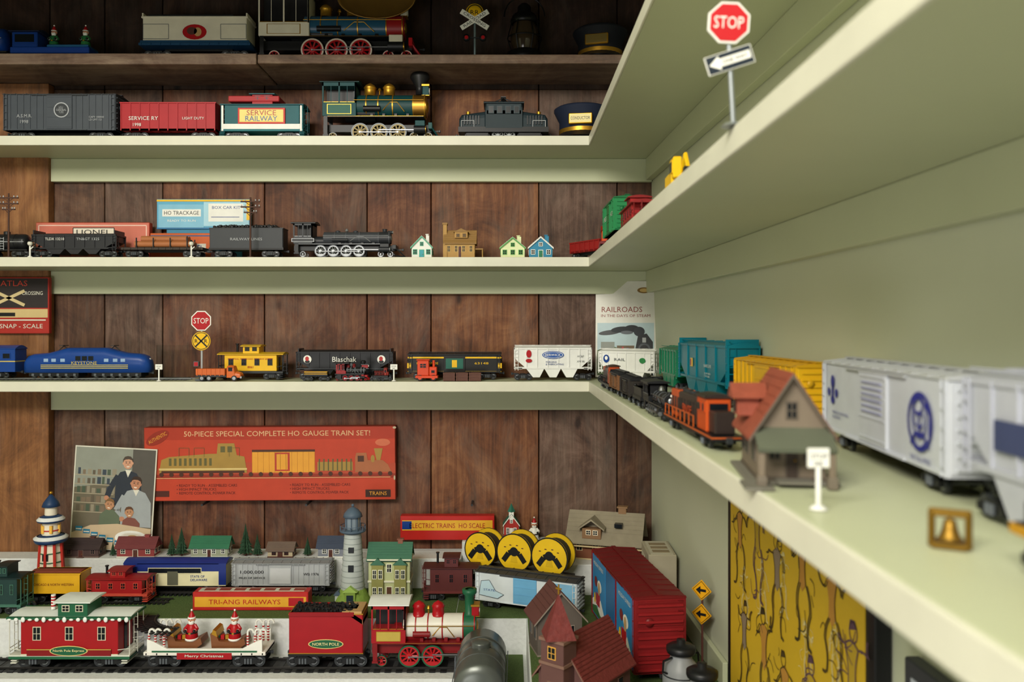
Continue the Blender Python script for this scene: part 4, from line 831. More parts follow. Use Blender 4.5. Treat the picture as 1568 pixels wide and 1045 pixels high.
b.box(-24,-12,-4,12,32,42,SRf,.4); b.prism([(-8,42),(3,50),(14,42)],-27,-8,SRf,'x'); b.box(-24.8,-24,0,8,34,40,GLS)
for y in (-20,4,20): b.box(-17.8,-17,y-4,y+4,10,24,P('#5f564a',.6)); b.box(-18.2,-17,y-3,y+3,11,23,GLS)
b.box(-26,-12,-52,-30,0,1.4,P('#6d6a60',.8))
b.build('toy_train_station',(150,462,Z4+.5),rz=-8)
b=B(); whitesign(b,27,9.5); b.build('toy_sign_post',(137,371,Z4+.5))
b=B(); BR=P('#8a6a2a',.45,.8); b.box(-6,6,-4,4,0,2,BR,.4); b.box(-7,7,-1,1,11,14,BR,.4)
for x in (-6,6): b.cyl((x,0,0),(x,0,13),1.3,BR,n=8)
b.lathe((0,0,3),[(4.5,0),(3.6,1),(2.6,4),(2,7),(0,8)],BR,18)
b.build('brass_bell',(161,306,Z4+.5),rz=-30)
def fyel(b,L,H,W): flatbase(b,L,W,5,BLK,16); b.box(-L/2+2,L/2-2,-W/2-1.4,W/2+1.4,12.5,15.5,P('#b8861f',.5)); [b.cyl((x,y,16),(x,y,24),.8,BLK,n=6) for x in (-L*.4,-L*.2,0,L*.2,L*.4) for y in (-W/2,W/2)]
carL(fyel,'toy_flatcar',(178,280),(168,170),24,Z4+.5,20)
b=B(); w=98;h=160
b.box(-w/2,w/2,0,6,0,h,WH,.5); b.box(-w/2+.5,w/2-.5,-.3,0,.5,h-.5,P('#dcdad0',.4))
MR=P('#8a4038',.5)
b.text('RAILROADS',-6,h*.7,-.6,9,MR,66); b.text('IN THE DAYS OF STEAM',0,h*.635,-.6,4.6,MR,80)
b.box(-w/2+3,w/2-3,-.5,0,3,h*.56,P('#b4c9cf',.5)); b.ell(-26,h*.46,18,4,-.8,DG,rot=.12); b.ell(-8,h*.49,16,5,-.82,P('#22262b',.5),rot=.1); b.ell(10,h*.5,12,6,-.84,P('#22262b',.5)); b.ell(22,h*.47,9,8,-.86,P('#2c3137',.5)); b.ell(2,h*.46,10,3,-.88,GR)
b.pg([(18,3),(16,48),(20,68),(34,72),(44,58),(44,3)],-.9,P('#2a2d31',.5)); b.ell(30,46,10,10,-1.1,P('#4a4f55',.4)); b.ell(30,46,7,7,-1.2,BLK); b.box(27,33,-1.3,0,57,65,LG); b.pg([(20,3),(30,22),(42,3)],-1.2,MR)
b.pg([(-46,3),(-46,44),(-24,52),(16,38),(16,3)],-.95,P('#5a6b46',.6)); b.box(-14,14,-1,0,34,52,P('#6b5a45',.5)); b.box(-6,-3,-1.2,0,36,50,RED); b.box(2,5,-1.2,0,36,48,BLU); b.box(-40,-18,-1,0,44,58,P('#8a8f88',.5))
b.ell(30,h*.9,11,5,-.6,P('#8a6a3a',.5)); b.ell(30,h*.9,7,3,-.8,P('#d0b070',.5))
b.build('railroad_book',(U(955,1370)+2,1362,Z4+2.4),rx=-9,rz=-8)
b=B(); b.box(-45,45,0,8,0,92,P('#a32a22',.5),.6); b.box(-43,43,-.4,0,42,90,P('#2c2626',.5)); b.text('ATLAS',-12,82,-.7,9,P('#c04030',.5),44); b.text('CROSSING',18,66,-.7,6,WHC,34); b.text('SNAP - SCALE',0,12,-.7,7,WHC,70)
for a in (25,-25): b.T=Matrix.Translation((-20,-.6,58))@Matrix.Rotation(math.radians(a),4,'Y'); b.box(-28,28,-.4,0,-2.5,2.5,P('#cdbb8a',.5))
b.T=Matrix(); b.box(-43,43,-.5,0,26,40,P('#c9b27c',.5)); b.stroke([(-40,22),(40,22)],2,-.6,WHC); b.box(-40,-10,-.6,0,28,34,BLK)
b.build('track_kit_box',(U(31,1366),1369.5,V(511,1366)))
# ---------------------------------------------------------------- lower tier, wall items
OR=P('#b83e25',.5)
def f4(b,w,h):
    YO=P('#dc9a34',.5); b.box(-w/2+1,w/2-1,-.6,0,h*.83,h*.99,P('#a8351f',.5)); b.text('50-PIECE SPECIAL COMPLETE HO GAUGE TRAIN SET!',w*.03,h*.91,-.9,h*.07,P('#d9b184',.5),w*.74)
    b.box(-w*.46,w*.5,-.7,0,h*.3,h*.36,P('#8e2e1c',.5)); b.pg([(-w*.49,h*.36),(w*.5,h*.36),(w*.5,h*.5),(w*.3,h*.46),(-w*.1,h*.52),(-w*.49,h*.44)],-.65,P('#b0452c',.5))
    GY=P('#a0803c',.5); GD=P('#5f5a34',.5); DK=P('#4a2a1c',.5)
    b.pg([(-w*.44,h*.38),(-w*.43,h*.56),(-w*.4,h*.6),(-w*.24,h*.64),(-w*.21,h*.64),(-w*.205,h*.78),(-w*.14,h*.78),(-w*.13,h*.62),(-w*.1,h*.6),(-w*.09,h*.38)],-1,GY)
    for k in range(9): b.box(-w*.4+k*w*.02,-w*.39+k*w*.02,-1.2,0,h*.48,h*.58,GD)
    for k in range(2): b.box(-w*.195+k*w*.028,-w*.177+k*w*.028,-1.2,0,h*.66,h*.74,GD)
    b.box(-w*.44,-w*.09,-1.2,0,h*.42,h*.445,P('#d0b878',.5)); b.box(-w*.43,-w*.1,-1.15,0,h*.38,h*.41,DK)
    for x in (-w*.36,-w*.3,-w*.16): b.stroke([(x,h*.6),(x,h*.72),(x+w*.04,h*.72),(x+w*.04,h*.6)],.6,-1.25,GD)
    b.box(-w*.07,w*.18,-1,0,h*.38,h*.68,YO); b.box(-w*.07,w*.18,-1.1,0,h*.66,h*.69,DK); b.box(w*.02,w*.08,-1.2,0,h*.4,h*.65,P('#b0392b',.5)); b.box(w*.028,w*.072,-1.3,0,h*.42,h*.63,YO)
    for k in range(12): b.box(-w*.07+k*w*.0225,-w*.069+k*w*.0225,-1.3,0,h*.38,h*.66,P('#b8762a',.5))
    b.box(w*.19,w*.33,-1,0,h*.4,h*.52,GY)
    for k in range(8): b.box(w*.195+k*w*.018,w*.2+k*w*.018,-1.1,0,h*.4,h*.56,GD)
    b.pg([(w*.34,h*.38),(w*.34,h*.58),(w*.345,h*.64),(w*.385,h*.64),(w*.39,h*.54),(w*.45,h*.54),(w*.47,h*.48),(w*.485,h*.38)],-1,P('#a5633f',.5)); b.pg([(w*.425,h*.54),(w*.415,h*.7),(w*.45,h*.7),(w*.44,h*.54)],-1.1,GY); b.ell(w*.41,h*.56,w*.008,h*.05,-1.1,GY); b.box(w*.35,w*.375,-1.2,0,h*.52,h*.6,DK); b.ell(w*.45,h*.78,w*.03,h*.05,-.9,P('#c86a4a',.5))
    for k in range(24): b.ell(-w*.43+k*w*.0395,h*.36,h*.03,h*.03,-1.4,DK,10)
    b.stroke([(-w*.47,h*.31),(w*.48,h*.31)],1.2,-1.2,P('#e0a070',.5))
    for x in (-w*.25,w*.2): b.text('• READY TO RUN - ASSEMBLED CARS\n• HIGH IMPACT TRUCKS\n• REMOTE CONTROL POWER PACK',x,h*.16,-.9,h*.14,P('#5a2016',.5),w*.24)
    b.box(-w*.49,-w*.4,-.9,0,h*.06,h*.14,P('#4a2016',.5)); b.box(w*.38,w*.48,-.9,0,h*.04,h*.14,P('#3a2016',.5)); b.text('TRAINS',w*.43,h*.09,-1.1,h*.05,YO)
    b.T=Matrix.Translation((-w*.445,0,h*.86))@Matrix.Rotation(math.radians(-28),4,'Y'); b.ell(0,0,w*.05,h*.08,-1.1,P('#8e2a18',.5)); b.text('AUTHENTIC',0,0,-1.3,h*.05,YO,w*.08); b.T=Matrix()
    for (x,z,rx,rz_) in ((w*.497,h*.98,3,2),(-w*.498,h*.5,1.5,5),(w*.496,h*.3,1.5,4)): b.ell(x,z,rx,rz_,-1.2,P('#b9a98e',.7),8)
carton('train_set_box',221,606,653,766,1376,V(767,1376),20,OR,P('#8a3322',.55),f4,ry=-.4)
b=B()
for x in (-60,-330,-500): b.cyl((x,1397,V(767,1376)-5.5),(x,1366,V(767,1376)-5.5),2,DG,n=8)
b.build('wall_peg')
b=B(); w=134; h=168
b.box(-w/2,w/2,0,1.5,0,h,WHC); y=-.3; SK=P('#b57f62',.5); SK2=P('#c9977a',.5); HR=P('#3a2a22',.6)
b.box(-w/2+2,w/2-2,y,0,2,h-2,P('#6b6454',.4)); b.pg([(-w/2+2,100),(-w/2+2,h-2),(w/2-2,h-2),(w/2-2,120)],y-.1,P('#8b8f84',.4)); b.box(28,w/2-2,y-.15,0,60,h-2,P('#54504a',.4))
rnd=random.Random(5)
for k in range(40):
    x=-60+(k%8)*8; z=62+(k//8)*15; b.box(x,x+rnd.uniform(4,7),y-.2,0,z,z+rnd.uniform(7,12),P(rnd.choice(['#4d5a4a','#7a6a58','#3d4650','#8f8774','#5f5648']),.4))
for k in range(5): b.box(-64,0,y-.22,0,60+k*15,61.5+k*15,P('#a09680',.4))
def face(x,z,s,sk,hr,tilt=0):
    T0=b.T.copy(); b.T=b.T@Matrix.Translation((x,0,z))@Matrix.Rotation(math.radians(tilt),4,'Y')@Matrix.Scale(s,4,(1,0,0))@Matrix.Scale(s,4,(0,0,1))
    b.ell(0,0,8,10,y-.9,sk); b.ell(-8,0,1.6,2.4,y-.88,sk,8); b.ell(8,0,1.6,2.4,y-.88,sk,8)
    b.pg([(-8.6,1),(-8.4,7),(-5,11.5),(0,12.6),(5,11.5),(8.4,7),(8.6,1),(7,5),(2,7),(-4,6.5),(-7,5)],y-1,hr)
    for q in (-3,3): b.ell(q,.8,1.1,.8,y-1.05,BLK,8); b.stroke([(q-1.8,3),(q+1.8,3.2)],.7,y-1.05,hr)
    b.pg([(-.9,-2.6),(0,1),(.9,-2.6)],y-1.05,P('#9a6248',.5)); b.pg([(-3,-5),(3,-5),(1.6,-6.8),(-1.6,-6.8)],y-1.05,P('#e8dccb',.4))
    b.T=T0
b.pg([(2,70),(3,118),(9,128),(22,132),(36,127),(44,112),(46,70)],y-.5,P('#2c323c',.4)); b.pg([(17,132),(22,120),(27,132)],y-.6,WHC); face(21,143,.95,SK2,P('#4a4038',.6),-4)
b.stroke([(6,122),(-4,104),(-10,88)],9,y-.55,P('#2c323c',.4)); b.ell(-11,85,4,4,y-.6,SK)
b.pg([(14,40),(14,84),(22,98),(36,102),(52,96),(62,80),(64,40)],y-.75,P('#9aa0a2',.5)); b.pg([(32,100),(37,90),(42,101)],y-.8,WHC); face(36,110,1.0,SK,HR,6); b.stroke([(18,90),(6,66),(14,54)],9,y-.8,P('#9aa0a2',.5)); b.ell(16,52,4.5,4,y-.85,SK)
b.pg([(-22,34),(-20,58),(-10,66),(2,66),(12,56),(14,34)],y-.95,P('#5e6a55',.5)); b.T=Matrix.Translation((0,-.3,0)); face(-5,74,.85,P('#b58562',.5),P('#7a5a38',.6),10); b.T=Matrix()
b.pg([(16,34),(18,50),(26,56),(38,54),(46,46),(46,34)],y-1.3,P('#7a4a40',.5)); b.T=Matrix.Translation((0,-.6,0)); face(28,63,.8,P('#b58562',.5),P('#5e3f2a',.6),-8); b.T=Matrix()
b.pg([(-w/2+2,2),(-w/2+2,26),(-34,40),(10,44),(w/2-2,38),(w/2-2,2)],y-1.7,P('#c3ad8e',.5)); b.ell(34,22,27,12,y-1.8,WH); b.ell(34,22,19,8,y-1.9,P('#ddd8ca',.4)); b.ell(36,23,9,4,y-2,TAN)
for k in range(6): b.box(-58+k*13,-47+k*13,y-2,0,30-k*4,37-k*4,P('#2d7a9c',.4)); b.box(-57+k*13,-48+k*13,y-2.1,0,32-k*4,34-k*4,WHC)
b.build('family_photograph',(U(170,1372),1369,ZC+4.4),rx=-1.2,ry=3)
# ---------------------------------------------------------------- tiny village on back tier
def hs(name,u0,u1,vt,d,z,**k):
    w=(u1-u0)*d/F; h=V(vt,d)-z; b=B(); dd=k.pop('dd',34); rr=k.pop('rr',.42)
    house(b,w-6,dd,h*(1-rr),h*rr,**k); b.build(name,(U((u0+u1)/2,d),d-6,z+.2))
hs('village_house',103,162,824,1358,ZC,wall=P('#4b3a38',.7),roof=P('#3a2e2e',.7),nw=3,trim=P('#6e5a52',.6),chim=BRN,dd=24)
hs('village_house',184,246,822,1358,ZC,wall=P('#8a3b3c',.6),roof=P('#6c3436',.7),nw=3,trim=WHC,chim=P('#8a3b3c',.6),dd=24)
hs('village_house',296,357,821,1358,ZC,wall=P('#9aa08c',.6),roof=P('#2e6a4e',.6),nw=4,trim=WH,chim=None,dd=24)
hs('village_house',412,455,830,1358,ZC,wall=P('#b8aa8e',.6),roof=P('#6a5a50',.7),nw=2,trim=BRN,chim=None,dd=24)
hs('village_house',488,532,821,1358,ZC,wall=P('#7f8490',.6),roof=P('#3d4658',.7),nw=2,trim=WH,chim=None,dd=24)
for u,h in ((263,34),(278,44),(376,50),(394,34),(173,22),(471,30)): b=B(); tree(b,h); b.build('pine_tree',(U(u,1352),1352,ZC+.2))
b=B(); RW=P('#b8342c',.4); CW=P('#e0d8c4',.5); NB=P('#223a5e',.4)
b.lathe((0,0,0),[(0,0),(22,0),(22,8),(21,12),(20,14)],SNOW,8,smooth=False); b.lathe((0,0,14),[(19,0),(15,60)],CW,8,smooth=False)
for k in range(8):
    a=2*math.pi*(k)/8; b.tube([(19*math.cos(a),19*math.sin(a),14),(15.5*math.cos(a),15.5*math.sin(a),74)],2.2,RW,6)
for z in (30,46,60): b.lathe((0,0,z),[(19-z*.06,-1),(20.5-z*.06,0),(19-z*.06,1)],P('#2d5a3c',.6),16)
b.lathe((0,0,74),[(15,0),(22,2),(24,6),(21,10),(14,14)],NB,20); b.lathe((0,0,84.5),[(24,-3),(24.6,-1),(20,2)],SNOW,20); b.lathe((0,0,88),[(13,0),(12,18)],CW,12); b.lathe((0,0,95),[(13.4,-1),(13.8,0),(13.4,1)],RW,16)
for k in range(6): a=k*math.pi/3; b.box(12.6*math.cos(a)-2,12.6*math.cos(a)+2,12.6*math.sin(a)-2,12.6*math.sin(a)+2,91,103,P('#e6b24a',.3))
b.lathe((0,0,106),[(12,0),(19,2),(20,5),(16,9),(10,12)],NB,20); b.lathe((0,0,112.5),[(20,-2),(20.2,-1),(16,3)],SNOW,20); b.lathe((0,0,118),[(9,0),(8.5,12)],CW,12); b.lathe((0,0,130),[(8.5,0),(13,1),(11,7),(6,14),(2,19),(0,20)],NB,18); b.sph((0,0,152),2.6,GOLD)
b.box(-6,6,-21,-15,12,32,DRED,.6); b.box(-5,5,-21.6,-18,12,30,BRN); b.box(-4,4,-17.5,-12,50,60,GLS)
b.build('christmas_lighthouse',(U(77,1300),1302,ZB+6.4))
def bluep(b,L,H,W):
    passenger(b,L,H,W,P('#ddd6ae',.45),P('#1c2f7a',.35),r=5,nw=1)
    b.box(-L/2+1.5,L/2-1.5,-W/2-.5,-W/2,H*.66,H*.9,P('#1c2f7a',.35)); b.box(-L/2+1.5,-L*.36,-W/2-.6,-W/2,12,H*.9,P('#1c2f7a',.35)); b.box(L*.42,L/2-1.5,-W/2-.6,-W/2,12,H*.9,P('#1c2f7a',.35)); b.box(-L*.07,L*.03,-W/2-1.2,-W/2,12,H*.66,P('#5a5a4a',.5)); b.text('STATE OF\nDELAWARE',L*.23,H*.45,-W/2-.8,9,BLU,26); b.box(-L*.27,-L*.19,-W/2-.8,-W/2,16,H*.55,P('#2e4a9a',.4))
car(bluep,'blue_passenger_car',195,353,851,900,1308,ZB+6,32)
def silv(b,L,H,W):
    boxcar(b,L,H,W,P('#a4a8ab',.35),P('#888c8f',.4),ribs=20); b.text('1,000,000',-L*.28,H*.66,-W/2-1.2,5.5,BLK,36); b.text('MILES OF SERVICE',-L*.28,H*.48,-W/2-1.2,3,BLK,40); b.text('WB 1976',L*.3,H*.6,-W/2-1.2,4,BLK,24); b.box(-L*.1,L*.1,-W/2-2.4,-W/2,H*.3,H*.8,P('#babdbf',.35))
car(silv,'silver_boxcar',357,511,853,900,1308,ZB+6,32)
car(caboose,'brown_caboose',648,736,848,916,1284,ZB+.2,34,col=P('#5a2a2a',.5),roof=P('#4a2424',.5),trim=P('#6a3030',.5),r=6,nw=3,end=12)
def yl(b,L,H,W): gondola(b,L,H,W,P('#d8a41c',.4),n=2,r=5,load=P('#7a3a2a',.7)); b.text('CHICAGO & NORTH WESTERN',0,H*.62,-W/2-.4,3.5,DRED,L*.7)
car(yl,'yellow_gondola_car',48,134,870,915,1268,ZB+3,32)
car(caboose,'red_caboose',138,234,865,915,1268,ZB+3,32,col=P('#a01f22',.4),roof=P('#8a1c1e',.4),trim=P('#c24a3a',.5),r=5,nw=4,end=10)
car(caboose,'dark_green_caboose',-20,44,866,942,1222,ZB+.2,34,col=P('#1f3a38',.4),roof=P('#17292a',.4),trim=P('#3f6a5a',.5),r=6,nw=3,end=8)
def f5(b,w,h): b.box(-w/2+3,w/2-3,-.7,0,h*.2,h*.75,P('#d9a02a',.45)); b.text('TRI-ANG RAILWAYS',-w*.05,h*.48,-1,h*.26,P('#b3221c',.4),w*.62); b.box(w*.33,w*.46,-.9,0,h*.25,h*.7,RED)
b_=carton('red_train_box',295,472,908,936,1228,ZB+.2,24,P('#b3231e',.4),P('#b3231e',.4),f5)
b=B(); w=(472-295)*1228/F; b.box(-w/2+7,w/2-7,4,20,0,.5,P('#c9c6b0',.15))
for k in range(7): b.box(-w/2+14+k*22,-w/2+30+k*22,7,17,.4,.9,P('#8a3a2a',.5))
ob=b.build('window',(0,0,0)); ob.parent=b_; ob.location=(0,0,(28*1228/F)/1000)
def f6(b,w,h): b.box(-w/2+3,w/2-3,-.7,0,h*.4,h*.82,P('#dba62c',.45)); b.text('ELECTRIC TRAINS  HO SCALE',0,h*.6,-1,h*.2,P('#a3221c',.4),w*.8); b.box(-w*.48,-w*.38,-1,0,h*.45,h*.78,BLU)
carton('red_train_box',613,757,789,826,1372,-344.7,18,P('#b3231e',.4),P('#b3231e',.4),f6)
b=B(); WS=P('#adb4b2',.6); LGB=P('#4f5f70',.5); GRS=P('#7f9a44',.9,bump=.6,scale=200)
b.lathe((0,0,0),[(0,0),(27,0),(26,8),(22,16),(19,22),(17,26)],GRS,18); b.lathe((0,0,22),[(18,0),(13.5,70),(12.5,84)],WS,24)
for z in range(28,104,8): b.lathe((0,0,z),[(18.4-(z-22)*.066,-.5),(18.7-(z-22)*.066,0),(18.4-(z-22)*.066,.5)],P('#8f9896',.6),24)
b.lathe((0,0,106),[(12,0),(19,3),(20,5),(19,6),(11,7)],LGB,24)
for k in range(12): a=k*math.pi/6; b.cyl((19*math.cos(a),19*math.sin(a),111),(19*math.cos(a),19*math.sin(a),118),.6,LGB,n=5)
b.lathe((0,0,118),[(18.6,-.5),(19.2,0),(18.6,.5)],LGB,24); b.lathe((0,0,112),[(11,0),(11,18)],P('#7b8894',.15),12,smooth=False)
for k in range(8): a=k*math.pi/4; b.cyl((11*math.cos(a),11*math.sin(a),112),(11*math.cos(a),11*math.sin(a),130),.9,LGB,n=5)
b.lathe((0,0,130),[(11,0),(14.5,1),(13,6),(8,12),(3,15),(0,16)],LGB,20); b.sph((0,0,148),2.4,LGB)
b.box(-4,4,-17,-12,52,62,GLS,.3); b.box(-4,4,-15.6,-10,80,88,GLS,.3); b.box(-8,8,-24,-14,4,26,P('#7f9a44',.7),.5); b.box(-5,5,-24.6,-18,4,20,P('#24303a',.4))
b.prism([(-11,24),(0,33),(11,24)],-25,-12,P('#9fbe60',.6),'y'); b.box(-25,-15,-10,4,0,16,WS,.4); b.prism([(-27,16),(-20,22),(-13,16)],-12,6,LGB,'y')
b.build('lighthouse_model',(U(541,1262),1258,ZB+.2))
b=B(); TW3=P('#b3b98a',.6); TR3=P('#3d6b55',.5)
house(b,62,34,66,20,TW3,TR3,'x',3,2,P('#e0dfc8',.5),P('#5a3a2a',.6),chim=P('#8a5a4a',.7),ov=3)
for x in (-17,17):
    b.box(x-9,x+9,-22,-17,0,58,P('#8c8a50',.6),.4); b.prism([(x-11,58),(x,68),(x+11,58)],-23,-12,TR3,'y')
    for q in (-4.4,4.4):
        for z in (18,44): win(b,x+q,z,4.5,12,-22,P('#e0dfc8',.5))
b.box(-32,32,-19,19,31,33.5,P('#e0dfc8',.5)); b.box(-33,33,-20,20,63,66,P('#e0dfc8',.5))
b.build('town_house',(U(600,1292),1280,ZB+.2))
b=B(); house(b,24,16,26,16,P('#a8322c',.5),P('#2f6a58',.5),'y',2,1,WH,WH,ov=2); b.box(-4,4,-9,-1,34,46,WH,.3); b.lathe((0,-5,46),[(6.5,0),(0,14)],P('#2f6a58',.5),4,smooth=False); b.build('toy_church',(U(783,1378),1380,-344.8))
b=B(); santa(b,0,0,0,1.25,WH,RED); b.build('santa_figurine',(U(818,1372),1374,-344.8))
b=B(); far=(-64,1322); near=(94,1246); dx,dy=near[0]-far[0],near[1]-far[1]; Lr=math.hypot(dx,dy); rz=math.degrees(math.atan2(dy,dx)); cx,cy=(far[0]+near[0])/2,(far[1]+near[1])/2
b.box(-Lr/2-2,Lr/2-6,-16,20,0,22,SNOW,1); b.build('train_riser',(cx,cy,ZB+.2),rz=rz)
b=B(); flatbase(b,Lr,36,5,P('#1d1d1e',.5),22)
SY=P('#dcb41c',.45)
for x,r_ in ((-Lr*.33,27),(0,29),(Lr*.33,29)):
    for y in (-16,13): b.lathe((x,y,22+r_),[(0,0),(r_,0),(r_,3),(0,3)],SY,32,'y',False); b.lathe((x,y+(0 if y<0 else 3),22+r_),[(r_-1.2,-.4 if y<0 else .4),(r_+.5,-.4 if y<0 else .4),(r_+.5,1)],BLK,32,'y',False)
    b.cyl((x,-14,22+r_),(x,14,22+r_),r_*.8,P('#2a2a2b',.6),n=24)
    yy=-16.6
    b.stroke([(x-18,22+r_-13),(x-9,22+r_-1),(x,22+r_+3)],8,yy,BLK); b.stroke([(x,22+r_+3),(x+9,22+r_-1),(x+18,22+r_-13)],8,yy-.03,BLK); b.ell(x,22+r_+2,7,7,yy-.2,BLK,16)
    b.pg([(x-3,22+r_-3),(x+3,22+r_-3),(x+6,22+r_-14),(x-6,22+r_-14)],yy-.1,P('#c9a41a',.45))
    for q in (-15,-6,5,14): b.ell(x+q,22+r_+14-abs(q)*.4,2,.8,yy-.1,BRN,8)
b.build('cable_spool_flatcar',(cx,cy,ZB+22.4),rz=rz)
def wb2(b,L,H,W):
    boxcar(b,L,H,W,P('#cfd6da',.4),P('#3a3a3c',.5),door=P('#6aa7cf',.4),r=5,ribs=2); y=-W/2-1.2
    b.pg([(-L*.44,H*.35),(-L*.42,H*.72),(-L*.34,H*.76),(-L*.28,H*.5),(-L*.2,H*.42),(-L*.26,H*.3)],y,P('#b9d3e0',.4)); b.stroke([(-L*.44,H*.35),(-L*.42,H*.72),(-L*.34,H*.76),(-L*.28,H*.5),(-L*.2,H*.42),(-L*.26,H*.3),(-L*.44,H*.35)],.8,y-.2,GR); b.text('STATE',-L*.34,H*.5,y-.3,3,BLU,18)
    b.box(L*.26,L*.46,-W/2-.9,-W/2,H*.3,H-7,P('#7fb2d4',.4))
carL(wb2,'white_boxcar',(-46,1262),(106,1199),56,ZB+.2,34)
b=B(); RFT=P('#8f8672',.7,0,.25,60,.4)
house(b,104,60,36,34,P('#7a4a34',.7),RFT,'x',4,1,P('#cdb98e',.6),BRN,ov=9,chim=P('#8a6a4c',.7)); b.box(-34,-4,-34,-10,34,50,P('#8a6a4c',.7),.4); b.prism([(-40,48),(-19,63),(2,48),(2,50.5),(-19,66),(-40,50.5)],-38,-4,RFT,'y'); win(b,-24,44,6,6,-34,P('#e8dfc8',.5)); win(b,-13,44,6,6,-34,P('#e8dfc8',.5))
b.box(16,28,-26,-14,52,58,GLS); b.box(-62,62,-40,-38,22,24,P('#cdb98e',.6))
b.build('model_station_building',(158,1350,ZC+.3),rz=-16)
def rbox(b,L,H,W):
    RB=P('#7a191c',.45); boxcar(b,L,H,W,RB,P('#6c1719',.45),r=6,ribs=16); BL=P('#2b7fb8',.4)
    y=-W/2-1.3; b.box(-L/2+6,-L*.13,y,-W/2,16,H-7,BL); b.box(L*.13,L/2-6,y,-W/2,16,H-7,BL)
    for s_ in (-1,1):
        xa=s_*L*.3
        b.pg([(xa-36,18),(xa-36,34),(xa-20,42),(xa-4,30),(xa+12,46),(xa+36,28),(xa+36,18)],y-.2,WH); b.pg([(xa-36,18),(xa-36,26),(xa-10,32),(xa+10,24),(xa+36,26),(xa+36,18)],y-.3,P('#3a6a3a',.5)); b.ell(xa+6,62,12,8,y-.3,WH); b.ell(xa+4,58,6,9,y-.4,TAN); b.ell(xa-14,64,8,7,y-.4,P('#7a2a2a',.5)); b.box(xa-12,xa+8,y-.6,-W/2,34,50,RED); b.ell(xa-20,40,5,7,y-.5,YEL)
        b.text('HOLIDAY EXPRESS',xa,H-16,y-.4,5,WH,56)
    b.box(-L*.1,L*.1,-W/2-2.4,-W/2,16,H-7,P('#1f5f94',.4))
    for k in range(9): z=18+(H-30)*k/8; b.box(L/2-3,L/2-.8,-W/2+3,W/2-3,z-1.4,z+1.4,P('#8a1d20',.45))
carL(rbox,'red_boxcar',(148,1193),(176,968),104,ZB+.2,60)
b=B(); b.box(-20,20,-40,40,0,92,P('#a8a08a',.6),1); b.box(-20.5,20.5,-34,-4,20,80,P('#8a6a50',.6)); b.box(-20.6,20.6,4,34,50,80,P('#bfb8a4',.6)); b.box(-16,16,-36,36,91.5,92.6,P('#bab4a0',.5))
for k in range(3): b.box(-12,12,-28+k*20,-16+k*20,92.2,93.2,P('#8a7a60',.6))
b.build('building_kit_box',(XW(1225)-24,1228,ZB+.2),rz=-2)
b=B(); b.cyl((0,0,0),(0,0,102),1.4,BRN,n=8); b.cyl((0,0,0),(0,0,1.5),7,DG)
for z,a in ((97,45),(68,45)):
    b.T=Matrix.Translation((0,-2,z))@Matrix.Rotation(math.radians(a),4,'Y'); b.box(-9,9,-.6,.6,-9,9,P('#e0a012',.4),.3); b.box(-7.8,7.8,-.8,0,-7.8,7.8,BLK); b.box(-7.2,7.2,-1,0,-7.2,7.2,P('#e0a012',.4)); b.T=Matrix.Translation((0,-3.2,z)); b.pg([(-7,0),(-1,5),(-1,1.6),(6,1.6),(6,-1.6),(-1,-1.6),(-1,-5)],0,BLK)
b.build('arrow_warning_sign',(234,1014,ZB+.2),rz=-35)
b=B(); PKW=P('#5e403c',.7); RSH=P('#6e2f2c',.65,0,.3,200,.5)
house(b,62,84,52,40,PKW,RSH,'y',2,1,P('#7a5c50',.6),P('#3a2a26',.6),ov=5)
b.box(-14,14,-62,-38,0,96,PKW,.5); b.box(-15.5,15.5,-63.5,-36.5,70,73,P('#7a5c50',.6)); b.box(-15.5,15.5,-63.5,-36.5,94,97,P('#7a5c50',.6)); b.lathe((0,-50,97),[(22,0),(0,44)],RSH,4,smooth=False)
win(b,0,83,8,11,-62,P('#d8a24a',.4)); win(b,0,44,9,18,-62,P('#7a5c50',.6)); b.box(-7,7,-63.5,-61,0,24,BRN); b.cyl((0,-50,140),(0,-50,150),.9,GOLD,n=6); b.box(-3.5,3.5,-50.6,-49.4,145,146.4,GOLD)
for k in range(1,12):
    f=k/12
    for s_ in (-1,1): b.box(s_*31*f-.5,s_*31*f+.5,-47,47,52+40*(1-f)+1,52+40*(1-f)+2.6,RSH)
b.build('model_church',(82,900,ZB+.2),rz=-38)
b=B(); house(b,58,46,48,32,P('#5f564f',.7),P('#5f3c38',.7),'y',2,1,P('#8a7e72',.6),BRN,ov=6); b.build('village_house',(60,1082,ZB+.2),rz=12)
carL(tank,'silver_tank_car',(-33,1090),(-35,955),82,ZA+1.1,44,col=P('#5c605c',.3,.4),r=8,lad=GR)
def can(b):
    b.T=Matrix.Scale(.8,4)
    W_=P('#85888a',.4); b.lathe((0,0,0),[(0,0),(24,0),(25,3),(25,48),(22,58),(15,66),(14,74)],W_,26); b.lathe((0,0,74),[(0,0),(19,0),(20,3),(20,8),(15,11),(6,12),(6,18),(0,18)],BLK,24); b.lathe((0,0,24),[(25.2,-1),(26,0),(25.2,1)],DG,26); b.lathe((0,0,46),[(25.2,-1),(26,0),(25.2,1)],DG,26)
    b.tube([(-24,0,50),(-32,0,54),(-31,0,68),(-16,0,70)],1.5,BLK,6); b.tube([(24,0,50),(32,0,54),(31,0,68),(16,0,70)],1.5,BLK,6)
b=B(); can(b); b.build('milk_can',(188,915,ZB+.2),rz=30)
b=B(); can(b); b.build('milk_can',(196,850,ZB+.2),rz=70)
